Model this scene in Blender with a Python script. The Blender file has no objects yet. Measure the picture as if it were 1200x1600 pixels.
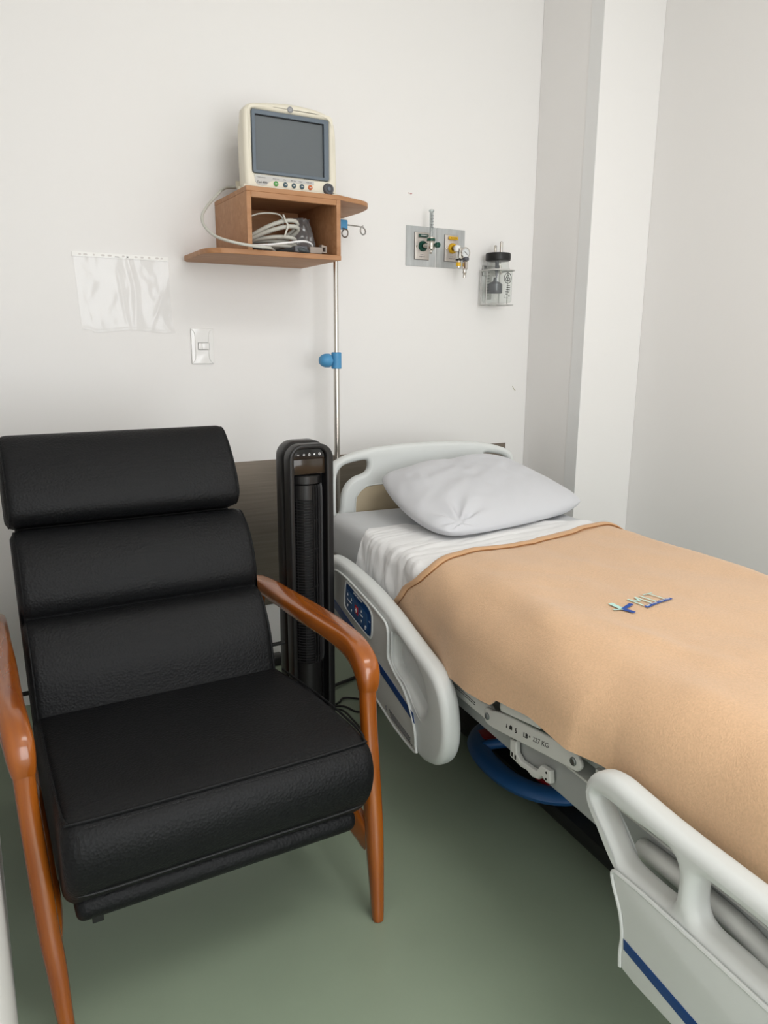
import bpy, bmesh, math, random
from mathutils import Vector, Matrix, noise

random.seed(7)
PI = math.pi
sc = bpy.context.scene
COL = sc.collection

# ------------------------------------------------------------------ camera
def make_camera():
    f, pitch, yaw, roll = 1173.0, 12.66, 29.37, 0.35
    p, y, r = map(math.radians, (pitch, yaw, roll))
    fw = Vector((math.sin(y) * math.cos(p), math.cos(y) * math.cos(p), -math.sin(p)))
    rt = Vector((math.cos(y), -math.sin(y), 0))
    up = rt.cross(fw)
    c, s = math.cos(r), math.sin(r)
    r2 = rt * c + up * s
    u2 = up * c - rt * s
    cam = bpy.data.cameras.new('camera')
    cam.sensor_fit = 'VERTICAL'
    cam.sensor_height = 36.0
    cam.sensor_width = 27.0
    cam.lens = f / 1600.0 * 36.0
    cam.clip_start = 0.02
    ob = bpy.data.objects.new('camera', cam)
    COL.objects.link(ob)
    m = Matrix.Identity(4)
    for i in range(3):
        m[i][0] = r2[i]; m[i][1] = u2[i]; m[i][2] = -fw[i]
    m.translation = (0.0, -2.4665, 1.13)
    ob.matrix_world = m
    sc.camera = ob
make_camera()

# ------------------------------------------------------------------ light
sc.view_settings.view_transform = 'Standard'
sc.view_settings.look = 'None'
sc.view_settings.gamma = 1.0
sc.view_settings.use_curve_mapping = False
sc.view_settings.exposure = -0.12

world = bpy.data.worlds.new('world')
sc.world = world
world.use_nodes = True
world.node_tree.nodes['Background'].inputs[0].default_value = (0.85, 0.92, 1.0, 1)
world.node_tree.nodes['Background'].inputs[1].default_value = 1.0

def area(name, loc, target, sx, sy, power, color):
    l = bpy.data.lights.new(name, 'AREA')
    l.shape = 'RECTANGLE'; l.size = sx; l.size_y = sy
    l.energy = power; l.color = color
    o = bpy.data.objects.new(name, l)
    COL.objects.link(o)
    o.location = loc
    d = Vector(target) - Vector(loc)
    o.rotation_euler = d.to_track_quat('-Z', 'Y').to_euler()
    return o
area('window_daylight', (.80, -4.12, 1.24), (1.25, 0, .95), 1.5, 2.15, 52, (0.98, 0.99, 1.0))
area('ceiling_fill_light', (1.15, -2.3, 2.665), (1.15, -2.3, 0), 1.2, 0.62, 13, (1.0, 0.99, 0.98))  # added fill from above, source unseen

# ------------------------------------------------------------------ materials
def srgb(h):
    h = h.lstrip('#')
    v = [int(h[i:i + 2], 16) / 255 for i in (0, 2, 4)]
    return tuple((c / 12.92 if c <= .04045 else ((c + .055) / 1.055) ** 2.4) for c in v) + (1,)

def mat(name, col, rough=.5, metal=0., bump=None, var=None, coat=0., spec=.5, trans=0., ior=1.45, alpha=1., sheen=0.):
    """col hex; bump=(kind, scale, strength, distance); var=(scale, amount, stretch)"""
    m = bpy.data.materials.new(name); m.use_nodes = True
    nt = m.node_tree; b = nt.nodes['Principled BSDF']
    c = srgb(col) if isinstance(col, str) else col
    b.inputs['Base Color'].default_value = c
    b.inputs['Roughness'].default_value = rough
    b.inputs['Metallic'].default_value = metal
    b.inputs['Coat Weight'].default_value = coat
    b.inputs['Coat Roughness'].default_value = .12
    b.inputs['Specular IOR Level'].default_value = spec
    b.inputs['Transmission Weight'].default_value = trans
    b.inputs['IOR'].default_value = ior
    b.inputs['Alpha'].default_value = alpha
    b.inputs['Sheen Weight'].default_value = sheen
    tc = nt.nodes.new('ShaderNodeTexCoord')
    if var:
        sc_, amt, st = var
        mp = nt.nodes.new('ShaderNodeMapping'); mp.inputs['Scale'].default_value = st
        nt.links.new(tc.outputs['Object'], mp.inputs['Vector'])
        n = nt.nodes.new('ShaderNodeTexNoise'); n.inputs['Scale'].default_value = sc_; n.inputs['Detail'].default_value = 5
        nt.links.new(mp.outputs['Vector'], n.inputs['Vector'])
        r = nt.nodes.new('ShaderNodeValToRGB')
        r.color_ramp.elements[0].position = .3; r.color_ramp.elements[1].position = .72
        r.color_ramp.elements[0].color = tuple(x * (1 - amt) for x in c[:3]) + (1,)
        r.color_ramp.elements[1].color = tuple(min(1, x * (1 + amt)) for x in c[:3]) + (1,)
        nt.links.new(n.outputs['Fac'], r.inputs['Fac'])
        nt.links.new(r.outputs['Color'], b.inputs['Base Color'])
    if bump:
        kind, s_, st_, dist = bump
        if kind == 'voronoi':
            t = nt.nodes.new('ShaderNodeTexVoronoi'); out = 'Distance'
        else:
            t = nt.nodes.new('ShaderNodeTexNoise'); out = 'Fac'; t.inputs['Detail'].default_value = 4
        t.inputs['Scale'].default_value = s_
        nt.links.new(tc.outputs['Object'], t.inputs['Vector'])
        bp = nt.nodes.new('ShaderNodeBump'); bp.inputs['Strength'].default_value = st_; bp.inputs['Distance'].default_value = dist
        nt.links.new(t.outputs[out], bp.inputs['Height'])
        nt.links.new(bp.outputs['Normal'], b.inputs['Normal'])
    return m

def wood(name, dark, light, scale, stretch, rough, coat, distort=2.0):
    m = bpy.data.materials.new(name); m.use_nodes = True
    nt = m.node_tree; b = nt.nodes['Principled BSDF']
    tc = nt.nodes.new('ShaderNodeTexCoord')
    mp = nt.nodes.new('ShaderNodeMapping'); mp.inputs['Scale'].default_value = stretch
    nt.links.new(tc.outputs['Object'], mp.inputs['Vector'])
    n = nt.nodes.new('ShaderNodeTexNoise'); n.inputs['Scale'].default_value = scale
    n.inputs['Detail'].default_value = 8; n.inputs['Distortion'].default_value = distort
    nt.links.new(mp.outputs['Vector'], n.inputs['Vector'])
    n2 = nt.nodes.new('ShaderNodeTexNoise'); n2.inputs['Scale'].default_value = scale * 7; n2.inputs['Detail'].default_value = 3
    nt.links.new(mp.outputs['Vector'], n2.inputs['Vector'])
    mx = nt.nodes.new('ShaderNodeMath'); mx.operation = 'MULTIPLY_ADD'
    mx.inputs[1].default_value = .12
    nt.links.new(n2.outputs['Fac'], mx.inputs[0]); nt.links.new(n.outputs['Fac'], mx.inputs[2])
    r = nt.nodes.new('ShaderNodeValToRGB')
    r.color_ramp.elements[0].position = .32; r.color_ramp.elements[1].position = .76
    r.color_ramp.elements[0].color = srgb(dark); r.color_ramp.elements[1].color = srgb(light)
    nt.links.new(mx.outputs[0], r.inputs['Fac'])
    nt.links.new(r.outputs['Color'], b.inputs['Base Color'])
    b.inputs['Roughness'].default_value = rough
    b.inputs['Coat Weight'].default_value = coat
    b.inputs['Coat Roughness'].default_value = .08
    return m

def film(name, tint, gloss, diff=.06):
    m = bpy.data.materials.new(name); m.use_nodes = True
    nt = m.node_tree
    for n in list(nt.nodes):
        if n.type == 'BSDF_PRINCIPLED': nt.nodes.remove(n)
    out = nt.nodes['Material Output']
    t = nt.nodes.new('ShaderNodeBsdfTransparent'); t.inputs[0].default_value = srgb(tint)
    g = nt.nodes.new('ShaderNodeBsdfGlossy'); g.inputs['Roughness'].default_value = .12
    d = nt.nodes.new('ShaderNodeBsdfDiffuse'); d.inputs[0].default_value = (.9, .9, .9, 1)
    lw = nt.nodes.new('ShaderNodeLayerWeight'); lw.inputs[0].default_value = .5
    pw = nt.nodes.new('ShaderNodeMath'); pw.operation = 'POWER'; pw.inputs[1].default_value = 4.0
    fr = nt.nodes.new('ShaderNodeMath'); fr.operation = 'MULTIPLY_ADD'; fr.inputs[1].default_value = .7; fr.inputs[2].default_value = gloss
    nt.links.new(lw.outputs['Facing'], pw.inputs[0]); nt.links.new(pw.outputs[0], fr.inputs[0])
    m1 = nt.nodes.new('ShaderNodeMixShader'); nt.links.new(fr.outputs[0], m1.inputs[0])
    nt.links.new(t.outputs[0], m1.inputs[1]); nt.links.new(g.outputs[0], m1.inputs[2])
    m2 = nt.nodes.new('ShaderNodeMixShader'); m2.inputs[0].default_value = diff
    nt.links.new(m1.outputs[0], m2.inputs[1]); nt.links.new(d.outputs[0], m2.inputs[2])
    nt.links.new(m2.outputs[0], out.inputs['Surface'])
    return m

M = dict(
    wall=mat('wall_paint', '#efedeb', .55, bump=('noise', 60, .06, .002)),
    ceiling=mat('ceiling_paint', '#f0eeea', .8),
    floor=mat('green_vinyl', '#92a08b', .36, var=(3.2, .05, (1, 1, 1)), bump=('noise', 25, .03, .002)),
    guard=mat('corner_guard_plastic', '#e9e9e8', .5),
    leather=mat('black_leather', '#0e0f11', .56, bump=('voronoi', 190, .55, .0014), spec=.3),
    seam=mat('leather_seam', '#101011', .6),
    thread=mat('stitch_thread', '#2c2c2e', .7),
    chairwood=wood('lacquered_wood', '#84400f', '#a65c1a', 5, (11, .9, .9), .24, .5, .5),
    shelfwood=wood('shelf_wood', '#a3724a', '#b78861', 8, (1, 5, 5), .55, .0, 1.0),
    steelpanel=mat('brushed_steel_panel', '#988e83', .36, 1., var=(4, .12, (1, 1, 30))),
    chrome=mat('chrome', '#c9c4bd', .18, 1.),
    steel=mat('satin_steel', '#b9b8b6', .38, 1., var=(6, .12, (1, 1, 12))),
    galv=mat('galvanised_plate', '#bcbfc0', .45, .85, var=(9, .12, (6, 1, 1))),
    blackpl=mat('black_plastic', '#1d1c1c', .34), finpl=mat('fin_plastic', '#302f30', .3),
    blackdeep=mat('deep_black_plastic', '#070707', .5),
    blackgloss=mat('glossy_black_panel', '#121010', .12),
    browngloss=mat('glossy_brown_window', '#33291f', .12),
    bedgrey=mat('bed_plastic', '#d7dad8', .38, bump=('noise', 180, .04, .0006)),
    bedpanel=mat('bed_panel_plastic', '#c6c6c2', .42),
    bedwhite=mat('bed_frame_white', '#d9dad6', .35),
    bedmetal=mat('bed_frame_grey', '#a6a9a8', .4),
    beige=mat('beige_inlay', '#b5a68c', .5),
    navy=mat('navy_stripe', '#123f7c', .4),
    panelblue=mat('keypad_blue', '#17457c', .3),
    keyblue=mat('keypad_key_blue', '#3a5f8c', .4),
    red=mat('red_key', '#b9202c', .4),
    redpl=mat('red_plastic', '#8f0f1c', .4),
    pedal=mat('blue_pedal', '#1f5288', .45, bump=('noise', 60, .1, .001)),
    dark=mat('dark_rubber', '#191a19', .6),
    greybolt=mat('bolt_metal', '#8a8f90', .35, .9),
    mattress=mat('mattress_cover', '#cfd1d3', .75, bump=('noise', 500, .05, .0004)),
    sheet=mat('white_cotton', '#eeeeee', .85, bump=('noise', 420, .08, .0005), sheen=.1),
    pillow=mat('pillow_cotton', '#cecfd3', .8, bump=('noise', 480, .06, .0005), sheen=.1),
    blanket=mat('peach_fleece', '#d6b08b', .95, bump=('noise', 430, .6, .0014), var=(260, .07, (1, 1, 1)), sheen=.25),
    blankethem=mat('fleece_hem', '#caa078', .95, bump=('noise', 400, .5, .001), sheen=.2),
    scuff=mat('scuff', '#b9b39a', .7), redspeck=mat('red_speck', '#b0404e', .7),
    hemline=mat('hem_shadow_stitch', '#8d6038', .95),
    mint=mat('mint_print', '#bfe3da', .8),
    blueprint=mat('blue_print', '#2b50a0', .8),
    white=mat('white_print', '#f2f2f2', .6),
    black=mat('black_print', '#151515', .6),
    cream=mat('cream_plastic', '#e6e0cf', .38),
    bezel=mat('bezel_grey', '#66717c', .5),
    screen=mat('screen_grey', '#62686c', .28),
    labelgrey=mat('label_grey', '#c6c5c2', .5),
    green=mat('green_button', '#4f9a48', .4),
    teal=mat('teal_button', '#3c5560', .4),
    orange=mat('orange_button', '#c3632c', .4),
    knob=mat('dark_grey_knob', '#55565b', .4),
    badge=mat('badge_grey', '#8d8e93', .4),
    cable=mat('grey_cable', '#c3c2b9', .5),
    cabledk=mat('dark_cable', '#474d50', .5),
    plug=mat('connector_plastic', '#9b8f86', .5),
    bluecl=mat('blue_clamp_plastic', '#4f95c4', .42),
    dgreen=mat('dark_green_plastic', '#0f4a3c', .35),
    yellow=mat('yellow_plastic', '#e3b21e', .4),
    oxsteel=mat('outlet_plate', '#c9c2bc', .35, .7),
    clear=film('clear_plastic', '#dde3e3', .12, .12),
    glass=film('bottle_glass', '#fbfdfc', .05, .03),
    bagfilm=film('crinkled_film', '#fefefe', .035, .09),
    smokefilm=film('smoky_film', '#a79d9b', .12, .17),
    strip=mat('white_strip', '#f8f7f4', .5),
    stripspot=mat('grey_spot', '#dcd8d5', .6),
    greyfloat=mat('grey_float', '#55585d', .45),
    blackcap=mat('black_cap', '#161617', .42, bump=('noise', 200, .1, .001)),
    switch=mat('white_switch', '#efeeec', .16, coat=.3),
    gap=mat('switch_gap', '#6d6a68', .6),
    dial=mat('dial_face', '#dcdedf', .3),
    cord=mat('black_cord', '#0d0d0e', .5),
)

# ------------------------------------------------------------------ geometry helpers
def glow(name, col, strength):
    m = bpy.data.materials.new(name); m.use_nodes = True
    b = m.node_tree.nodes['Principled BSDF']
    b.inputs['Emission Color'].default_value = srgb(col); b.inputs['Emission Strength'].default_value = strength
    return m
M['fillglow'] = glow('fill_diffuser', '#fff8ee', 1.5)  # glow of the added ceiling fill panel

class G:
    def __init__(s): s.v = []; s.f = []
    def add(s, v, f):
        o = len(s.v); s.v += [tuple(p) for p in v]; s.f += [tuple(i + o for i in q) for q in f]; return s
    def box(s, x0, x1, y0, y1, z0, z1, b=0., seg=2):
        bm = bmesh.new()
        bmesh.ops.create_cube(bm, size=1)
        for v in bm.verts:
            v.co = ((x0 + x1) / 2 + v.co.x * (x1 - x0), (y0 + y1) / 2 + v.co.y * (y1 - y0), (z0 + z1) / 2 + v.co.z * (z1 - z0))
        if b > 0:
            bmesh.ops.bevel(bm, geom=bm.edges[:], offset=b, segments=seg, profile=.5, affect='EDGES')
        s.bm(bm); return s
    def bm(s, bm):
        bm.verts.index_update()
        s.add([v.co[:] for v in bm.verts], [[v.index for v in f.verts] for f in bm.faces]); bm.free()
    def tube(s, pts, r, n=12, closed=False, caps=True, side=None, rb=None, power=2.0):
        """sweep; r number or list; side = fixed side vector (then r along side, rb along the normal)"""
        P = [Vector(p) for p in pts]; m = len(P)
        R = r if isinstance(r, (list, tuple)) else [r] * m
        RB = R if rb is None else (rb if isinstance(rb, (list, tuple)) else [rb] * m)
        T = []
        for i in range(m):
            if closed: t = P[(i + 1) % m] - P[i - 1]
            else: t = P[min(i + 1, m - 1)] - P[max(i - 1, 0)]
            T.append(t.normalized() if t.length > 1e-9 else Vector((0, 0, 1)))
        if side is not None:
            S = Vector(side)
            fr = []
            for t in T:
                a = (S - t * S.dot(t)).normalized(); fr.append((a, t.cross(a)))
        else:
            a = T[0].orthogonal().normalized(); fr = [(a, T[0].cross(a))]
            for i in range(1, m):
                a = a - T[i] * a.dot(T[i])
                a.normalize(); fr.append((a, T[i].cross(a)))
        V = []; F = []
        for i in range(m):
            for k in range(n):
                an = 2 * PI * k / n
                c, q = math.cos(an), math.sin(an)
                if power != 2.0:
                    c = math.copysign(abs(c) ** (2 / power), c); q = math.copysign(abs(q) ** (2 / power), q)
                V.append(P[i] + fr[i][0] * c * R[i] + fr[i][1] * q * RB[i])
        for i in range(m if closed else m - 1):
            j = (i + 1) % m
            for k in range(n):
                l = (k + 1) % n
                F.append((i * n + k, i * n + l, j * n + l, j * n + k))
        if caps and not closed:
            F.append(tuple(range(n - 1, -1, -1))); F.append(tuple((m - 1) * n + k for k in range(n)))
        s.add(V, F); return s
    def cyl(s, a, b, r, n=20, r2=None):
        return s.tube([a, b], [r, r if r2 is None else r2], n)
    def lathe(s, prof, origin=(0, 0, 0), axis='z', n=28, power=2.0):
        """prof list of (r, h)"""
        V = []; F = []; m = len(prof)
        for r, h in prof:
            for k in range(n):
                an = 2 * PI * k / n; c, q = math.cos(an), math.sin(an)
                if power != 2.0:
                    c = math.copysign(abs(c) ** (2 / power), c); q = math.copysign(abs(q) ** (2 / power), q)
                p = {'z': (r * c, r * q, h), 'y': (r * c, h, r * q), 'x': (h, r * c, r * q)}[axis]
                V.append(tuple(p[i] + origin[i] for i in range(3)))
        for i in range(m - 1):
            for k in range(n):
                l = (k + 1) % n
                F.append((i * n + k, i * n + l, (i + 1) * n + l, (i + 1) * n + k))
        F.append(tuple(range(n - 1, -1, -1))); F.append(tuple((m - 1) * n + k for k in range(n)))
        s.add(V, F); return s
    def plate(s, outline, t0, t1, bevel=.002, holes=(), mapf=None, res=3):
        """2D outline extruded between t0 and t1 with rounded rims; mapf(x,y,t) -> 3D"""
        cu = bpy.data.curves.new('tmp', 'CURVE'); cu.dimensions = '2D'; cu.fill_mode = 'BOTH'
        th = abs(t1 - t0); bevel = min(bevel, th / 2 - 1e-5)
        cu.extrude = th / 2 - bevel; cu.bevel_depth = bevel; cu.bevel_resolution = res; cu.offset = -bevel
        for loop in [outline] + list(holes):
            sp = cu.splines.new('POLY'); sp.points.add(len(loop) - 1)
            for i, p in enumerate(loop): sp.points[i].co = (p[0], p[1], 0, 1)
            sp.use_cyclic_u = True
        ob = bpy.data.objects.new('tmp', cu)
        me = bpy.data.meshes.new_from_object(ob)
        mid = (t0 + t1) / 2
        V = [mapf(v.co.x, v.co.y, mid + v.co.z) for v in me.vertices]
        F = [tuple(p.vertices) for p in me.polygons]
        bpy.data.objects.remove(ob); bpy.data.curves.remove(cu); bpy.data.meshes.remove(me)
        s.add(V, F); return s

def cr(pts, n=6, closed=False):
    """Catmull-Rom resampling of points of any dimension"""
    m = len(pts); out = []
    rng = range(m) if closed else range(m - 1)
    for i in rng:
        p0 = pts[(i - 1) % m] if (closed or i > 0) else pts[0]
        p1 = pts[i]; p2 = pts[(i + 1) % m]
        p3 = pts[(i + 2) % m] if (closed or i + 2 < m) else pts[-1]
        for k in range(n):
            t = k / n; t2 = t * t; t3 = t2 * t
            out.append(tuple(.5 * (2 * b + (c - a) * t + (2 * a - 5 * b + 4 * c - d) * t2 + (3 * b - a - 3 * c + d) * t3)
                             for a, b, c, d in zip(p0, p1, p2, p3)))
    if not closed: out.append(tuple(pts[-1]))
    return out

def rrect(x0, x1, y0, y1, r, n=6):
    out = []
    for cx, cy, a0 in ((x1 - r, y1 - r, 0), (x0 + r, y1 - r, 90), (x0 + r, y0 + r, 180), (x1 - r, y0 + r, 270)):
        for k in range(n + 1):
            a = math.radians(a0 + 90 * k / n); out.append((cx + r * math.cos(a), cy + r * math.sin(a)))
    return out

def lerp_table(tab, x):
    if x <= tab[0][0]: return tab[0][1]
    for (a, b), (c, d) in zip(tab, tab[1:]):
        if x <= c:
            t = (x - a) / (c - a) if c > a else 0
            t = t * t * (3 - 2 * t) * .5 + t * .5
            return b + (d - b) * t
    return tab[-1][1]

ORG = {}
def root(name, loc, label, cat, group=None, rotz=0.):
    o = bpy.data.objects.new(name, None); COL.objects.link(o)
    o.empty_display_size = .05
    o['label'] = label; o['category'] = cat
    if group: o['group'] = group
    place(o, loc, rotz); return o

def place(o, loc, rotz):
    """loc in world, or in bed coordinates (u,v,z) when rotz is BED"""
    ORG[o.name] = Vector(loc)
    if rotz == 'BED':
        o.location = bed2w(*loc); o.rotation_euler = (0, 0, -BA); ORG[o.name + '#bed'] = True
    else:
        o.location = loc

BA = math.radians(5.4)
def bed2w(u, v, z):
    return Vector((.80 + u * math.cos(BA) - v * math.sin(BA), -1.5 - u * math.sin(BA) - v * math.cos(BA), z))

def make(name, g, m, parent=None, angle=38, smooth=True, recalc=True):
    """parts: geometry in world coordinates (or bed u,v,z) made local to the thing's base"""
    V = g.v
    if parent is not None:
        r = parent
        while r.parent: r = r.parent
        o = ORG[r.name]; isbed = (r.name + '#bed') in ORG
    else:
        o = Vector((0, 0, 0)); isbed = False
    if isbed: V = [(p[0] - o.x, -(p[1] - o.y), p[2] - o.z) for p in V]
    else: V = [(p[0] - o.x, p[1] - o.y, p[2] - o.z) for p in V]
    me = bpy.data.meshes.new(name)
    me.from_pydata(V, [], g.f)
    bm = bmesh.new(); bm.from_mesh(me)
    bmesh.ops.remove_doubles(bm, verts=bm.verts, dist=1e-6)
    if recalc: bmesh.ops.recalc_face_normals(bm, faces=bm.faces)
    bm.to_mesh(me); bm.free()
    me.materials.append(m)
    if smooth:
        me.shade_smooth()
        me.set_sharp_from_angle(angle=math.radians(angle))
    ob = bpy.data.objects.new(name, me); COL.objects.link(ob)
    if parent is not None: ob.parent = parent
    return ob

def thing(name, g, m, base, label, cat, group=None, bed=False, **k):
    """one-mesh thing whose origin sits at its base"""
    b = Vector(base)
    if bed: V = [(p[0] - b.x, -(p[1] - b.y), p[2] - b.z) for p in g.v]
    else: V = [(p[0] - b.x, p[1] - b.y, p[2] - b.z) for p in g.v]
    h = G(); h.v = V; h.f = g.f
    ob = make(name, h, m, None, **k)
    ob['label'] = label; ob['category'] = cat
    if group: ob['group'] = group
    place(ob, base, 'BED' if bed else 0)
    return ob

def struct(name, g, m, parent=None, **k):
    ob = make(name, g, m, None, **k)
    if parent is not None: ob.parent = parent
    else: ob['kind'] = 'structure'
    return ob

def label(o, t): o['label'] = t; return o

def text_geo(g, s, mapf, w, h, thick=.0006, bold=0.):
    """lettering fitted into a w x h box; mapf(x,y,t) -> 3D, x right, y up"""
    cu = bpy.data.curves.new('tmp', 'FONT'); cu.body = s; cu.extrude = .5; cu.resolution_u = 2; cu.offset = bold
    ob = bpy.data.objects.new('tmp', cu)
    me = bpy.data.meshes.new_from_object(ob)
    xs = [v.co.x for v in me.vertices]; ys = [v.co.y for v in me.vertices]
    if xs:
        x0, x1, y0, y1 = min(xs), max(xs), min(ys), max(ys)
        V = [mapf((v.co.x - x0) / (x1 - x0) * w, (v.co.y - y0) / max(1e-6, y1 - y0) * h, (v.co.z + .5) * thick) for v in me.vertices]
        g.add(V, [tuple(p.vertices) for p in me.polygons])
    bpy.data.objects.remove(ob); bpy.data.curves.remove(cu); bpy.data.meshes.remove(me)
    return g

def cushion(profile, x0, x1, e, n=6, dome=.0, dent=None):
    """closed smooth profile in (y,z) lofted along x with rounded ends"""
    P = [Vector((p[0], p[1])) for p in profile]; m = len(P)
    ar = sum(P[i].x * P[(i + 1) % m].y - P[(i + 1) % m].x * P[i].y for i in range(m))
    N = []
    for i in range(m):
        t = (P[(i + 1) % m] - P[i - 1]).normalized()
        nn = Vector((-t.y, t.x)) if ar > 0 else Vector((t.y, -t.x)); N.append(nn)
    st = []
    for k in range(n + 1):
        th = PI / 2 * k / n
        st.append((x0 + e * (1 - math.sin(th)), e * (1 - math.cos(th)))) if False else None
    st = []
    for k in range(n + 1):
        th = PI / 2 * k / n
        st.append((x0 + e * (1 - math.cos(th)), e * (1 - math.sin(th))))
    mid = [x0 + e + (x1 - x0 - 2 * e) * k / 14 for k in range(1, 14)]
    st += [(x, 0) for x in mid]
    for k in range(n, -1, -1):
        th = PI / 2 * k / n
        st.append((x1 - e * (1 - math.cos(th)), e * (1 - math.sin(th))))
    g = G(); V = []; F = []
    for x, ins in st:
        w = min(1, min(x - x0, x1 - x) / .14)
        w = max(0, w); w = w * w * (3 - 2 * w)
        for i in range(m):
            q = P[i] + N[i] * ins
            if dent: q = q + N[i] * dent(i / m, x) * w
            V.append((x, q.x, q.y))
    ns = len(st)
    for a in range(ns - 1):
        for i in range(m):
            j = (i + 1) % m
            F.append((a * m + i, a * m + j, (a + 1) * m + j, (a + 1) * m + i))
    for a, rev in ((0, True), (ns - 1, False)):
        c = Vector((0, 0, 0))
        for i in range(m): c += Vector(V[a * m + i])
        c /= m; ci = len(V); V.append(tuple(c))
        for i in range(m):
            j = (i + 1) % m
            F.append((a * m + i, a * m + j, ci))
    g.add(V, F); return g

XZ = lambda y0: (lambda x, z, t: (x, y0 - t, z))     # things facing the room (towards -y)
# ================================================================== SETTING
XL, XR, YB, YF, ZC = -.02, 2.36, 0., -4.2, 2.7
def shell():
    struct('floor', G().box(XL - .1, XR + .1, YF - .1, YB + .1, -.06, 0), M['floor'], smooth=False)
    struct('ceiling', G().box(XL - .1, XR + .1, YF - .1, YB + .1, ZC, ZC + .08), M['ceiling'], smooth=False)
    struct('wall_back', G().box(XL - .1, XR + .1, YB, YB + .1, 0, ZC), M['wall'], smooth=False)
    struct('wall_left', G().box(XL - .1, XL, YF, YB, 0, ZC), M['wall'], smooth=False)
    struct('wall_right', G().box(XR, XR + .1, YF, YB, 0, ZC), M['wall'], smooth=False)
    struct('wall_corner_column', G().box(2.063, XR, -.32, YB, 0, ZC, .003, 2), M['wall'], smooth=False)
    g = G()
    x0, x1, z0, z1 = .02, 1.58, .12, 2.38
    g.box(XL, x0, YF - .1, YF, 0, ZC).box(x1, XR, YF - .1, YF, 0, ZC)
    g.box(x0, x1, YF - .1, YF, 0, z0).box(x0, x1, YF - .1, YF, z1, ZC)
    struct('wall_front', g, M['wall'], smooth=False)
    g = G(); t = .05
    g.box(x0, x0 + t, YF - .08, YF + .01, z0, z1).box(x1 - t, x1, YF - .08, YF + .01, z0, z1)
    g.box(x0, x1, YF - .08, YF + .01, z0, z0 + t).box(x0, x1, YF - .08, YF + .01, z1 - t, z1)
    g.box(.78, .82, YF - .07, YF, z0, z1)
    w = struct('window_1', g, M['switch'], smooth=False)
    struct('pane', G().box(x0 + t, x1 - t, YF - .05, YF - .044, z0 + t, z1 - t), M['glass'], parent=w, smooth=False)
    # corner guard strip on the shaded side of the column
    struct('trim_1', G().box(2.0615, 2.063, -.3195, -.258, 0, ZC), M['guard'], smooth=False)
shell()
# fill-light panel added to the unseen ceiling
r = root('ceiling_fill_panel', (1.15, -2.3, ZC), 'white rectangular added fill-light panel above the middle of the room', 'added fill light')
make('frame', G().plate(rrect(.53, 1.77, -2.62, -1.98, .02), 0, .03, .004, [rrect(.56, 1.74, -2.59, -2.01, .01)], lambda x, y, t: (x, y, ZC - t)), M['switch'], r)

make('diffuser', G().box(.562, 1.738, -2.588, -2.012, ZC - .012, ZC - .004), M['fillglow'], r, smooth=False)
# small old marks on the walls
wb = bpy.data.objects['wall_back']
def mark(pts, rr, m): struct('scuff_mark', G().tube(cr(pts, 4), rr, 6), M[m], parent=wb)
mark([(1.990, -.0006, .962), (1.998, -.0006, .950), (2.006, -.0006, .944)], .0012, 'scuff')
mark([(1.478, -.0005, 1.657), (1.482, -.0005, 1.656)], .0012, 'redspeck')
mark([(1.487, -.0005, 1.655), (1.492, -.0005, 1.654), (1.495, -.0005, 1.656)], .0010, 'redspeck')
mark([(1.948, -.0005, 1.374), (1.951, -.0005, 1.374)], .0012, 'knob')

# steel wall protection panel behind the bed head
thing('wall_protection_panel', G().box(XL + .25, 1.738 * 1.13, -.004, -.0005, .2, .73, .001, 1), M['steelpanel'], (1.1, -.0005, .2),
      'brushed steel protection panel fixed low on the back wall behind chair, fan and headboard', 'wall panel', smooth=False)

# ================================================================== LIGHT SWITCH
r = root('light_switch', (.708, 0, 1.06), 'white glossy light switch plate on the back wall below the plastic pocket and shelf', 'light switch')
x0, x1, z0, z1 = .670, .744, 1.061, 1.174
g = G().plate(rrect(x0, x1, z0, z1, .003), .0005, .006, .0025, [[(x0 + .0225, z0 + .045), (x1 - .015, z0 + .045), (x1 - .015, z1 - .046), (x0 + .0225, z1 - .046)]], XZ(0))
make('face_plate', g, M['switch'], r)
for sg, cx in ((-1, x0 + .0135), (1, x1 - .0165)):
    pts = cr([(cx + sg * .0115, -.0062, z0 + .004), (cx + sg * .003, -.0066, z0 + .012), (cx, -.0068, z0 + .030),
              (cx, -.0068, z1 - .030), (cx + sg * .003, -.0066, z1 - .012), (cx + sg * .0115, -.0062, z1 - .004)], 6)
    make('raised_rib', G().tube(pts, .0016, 8), M['switch'], r)
make('gap_surround', G().box(x0 + .0220, x1 - .0145, -.0066, -.0005, z0 + .0445, z1 - .0455), M['gap'], r, smooth=False)
make('rocker', G().box(x0 + .0227, x0 + .0345, -.0090, -.002, z0 + .0452, z1 - .0462, .001).box(x0 + .0349, x1 - .0152, -.0076, -.002, z0 + .0452, z1 - .0462, .001), M['switch'], r)

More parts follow.
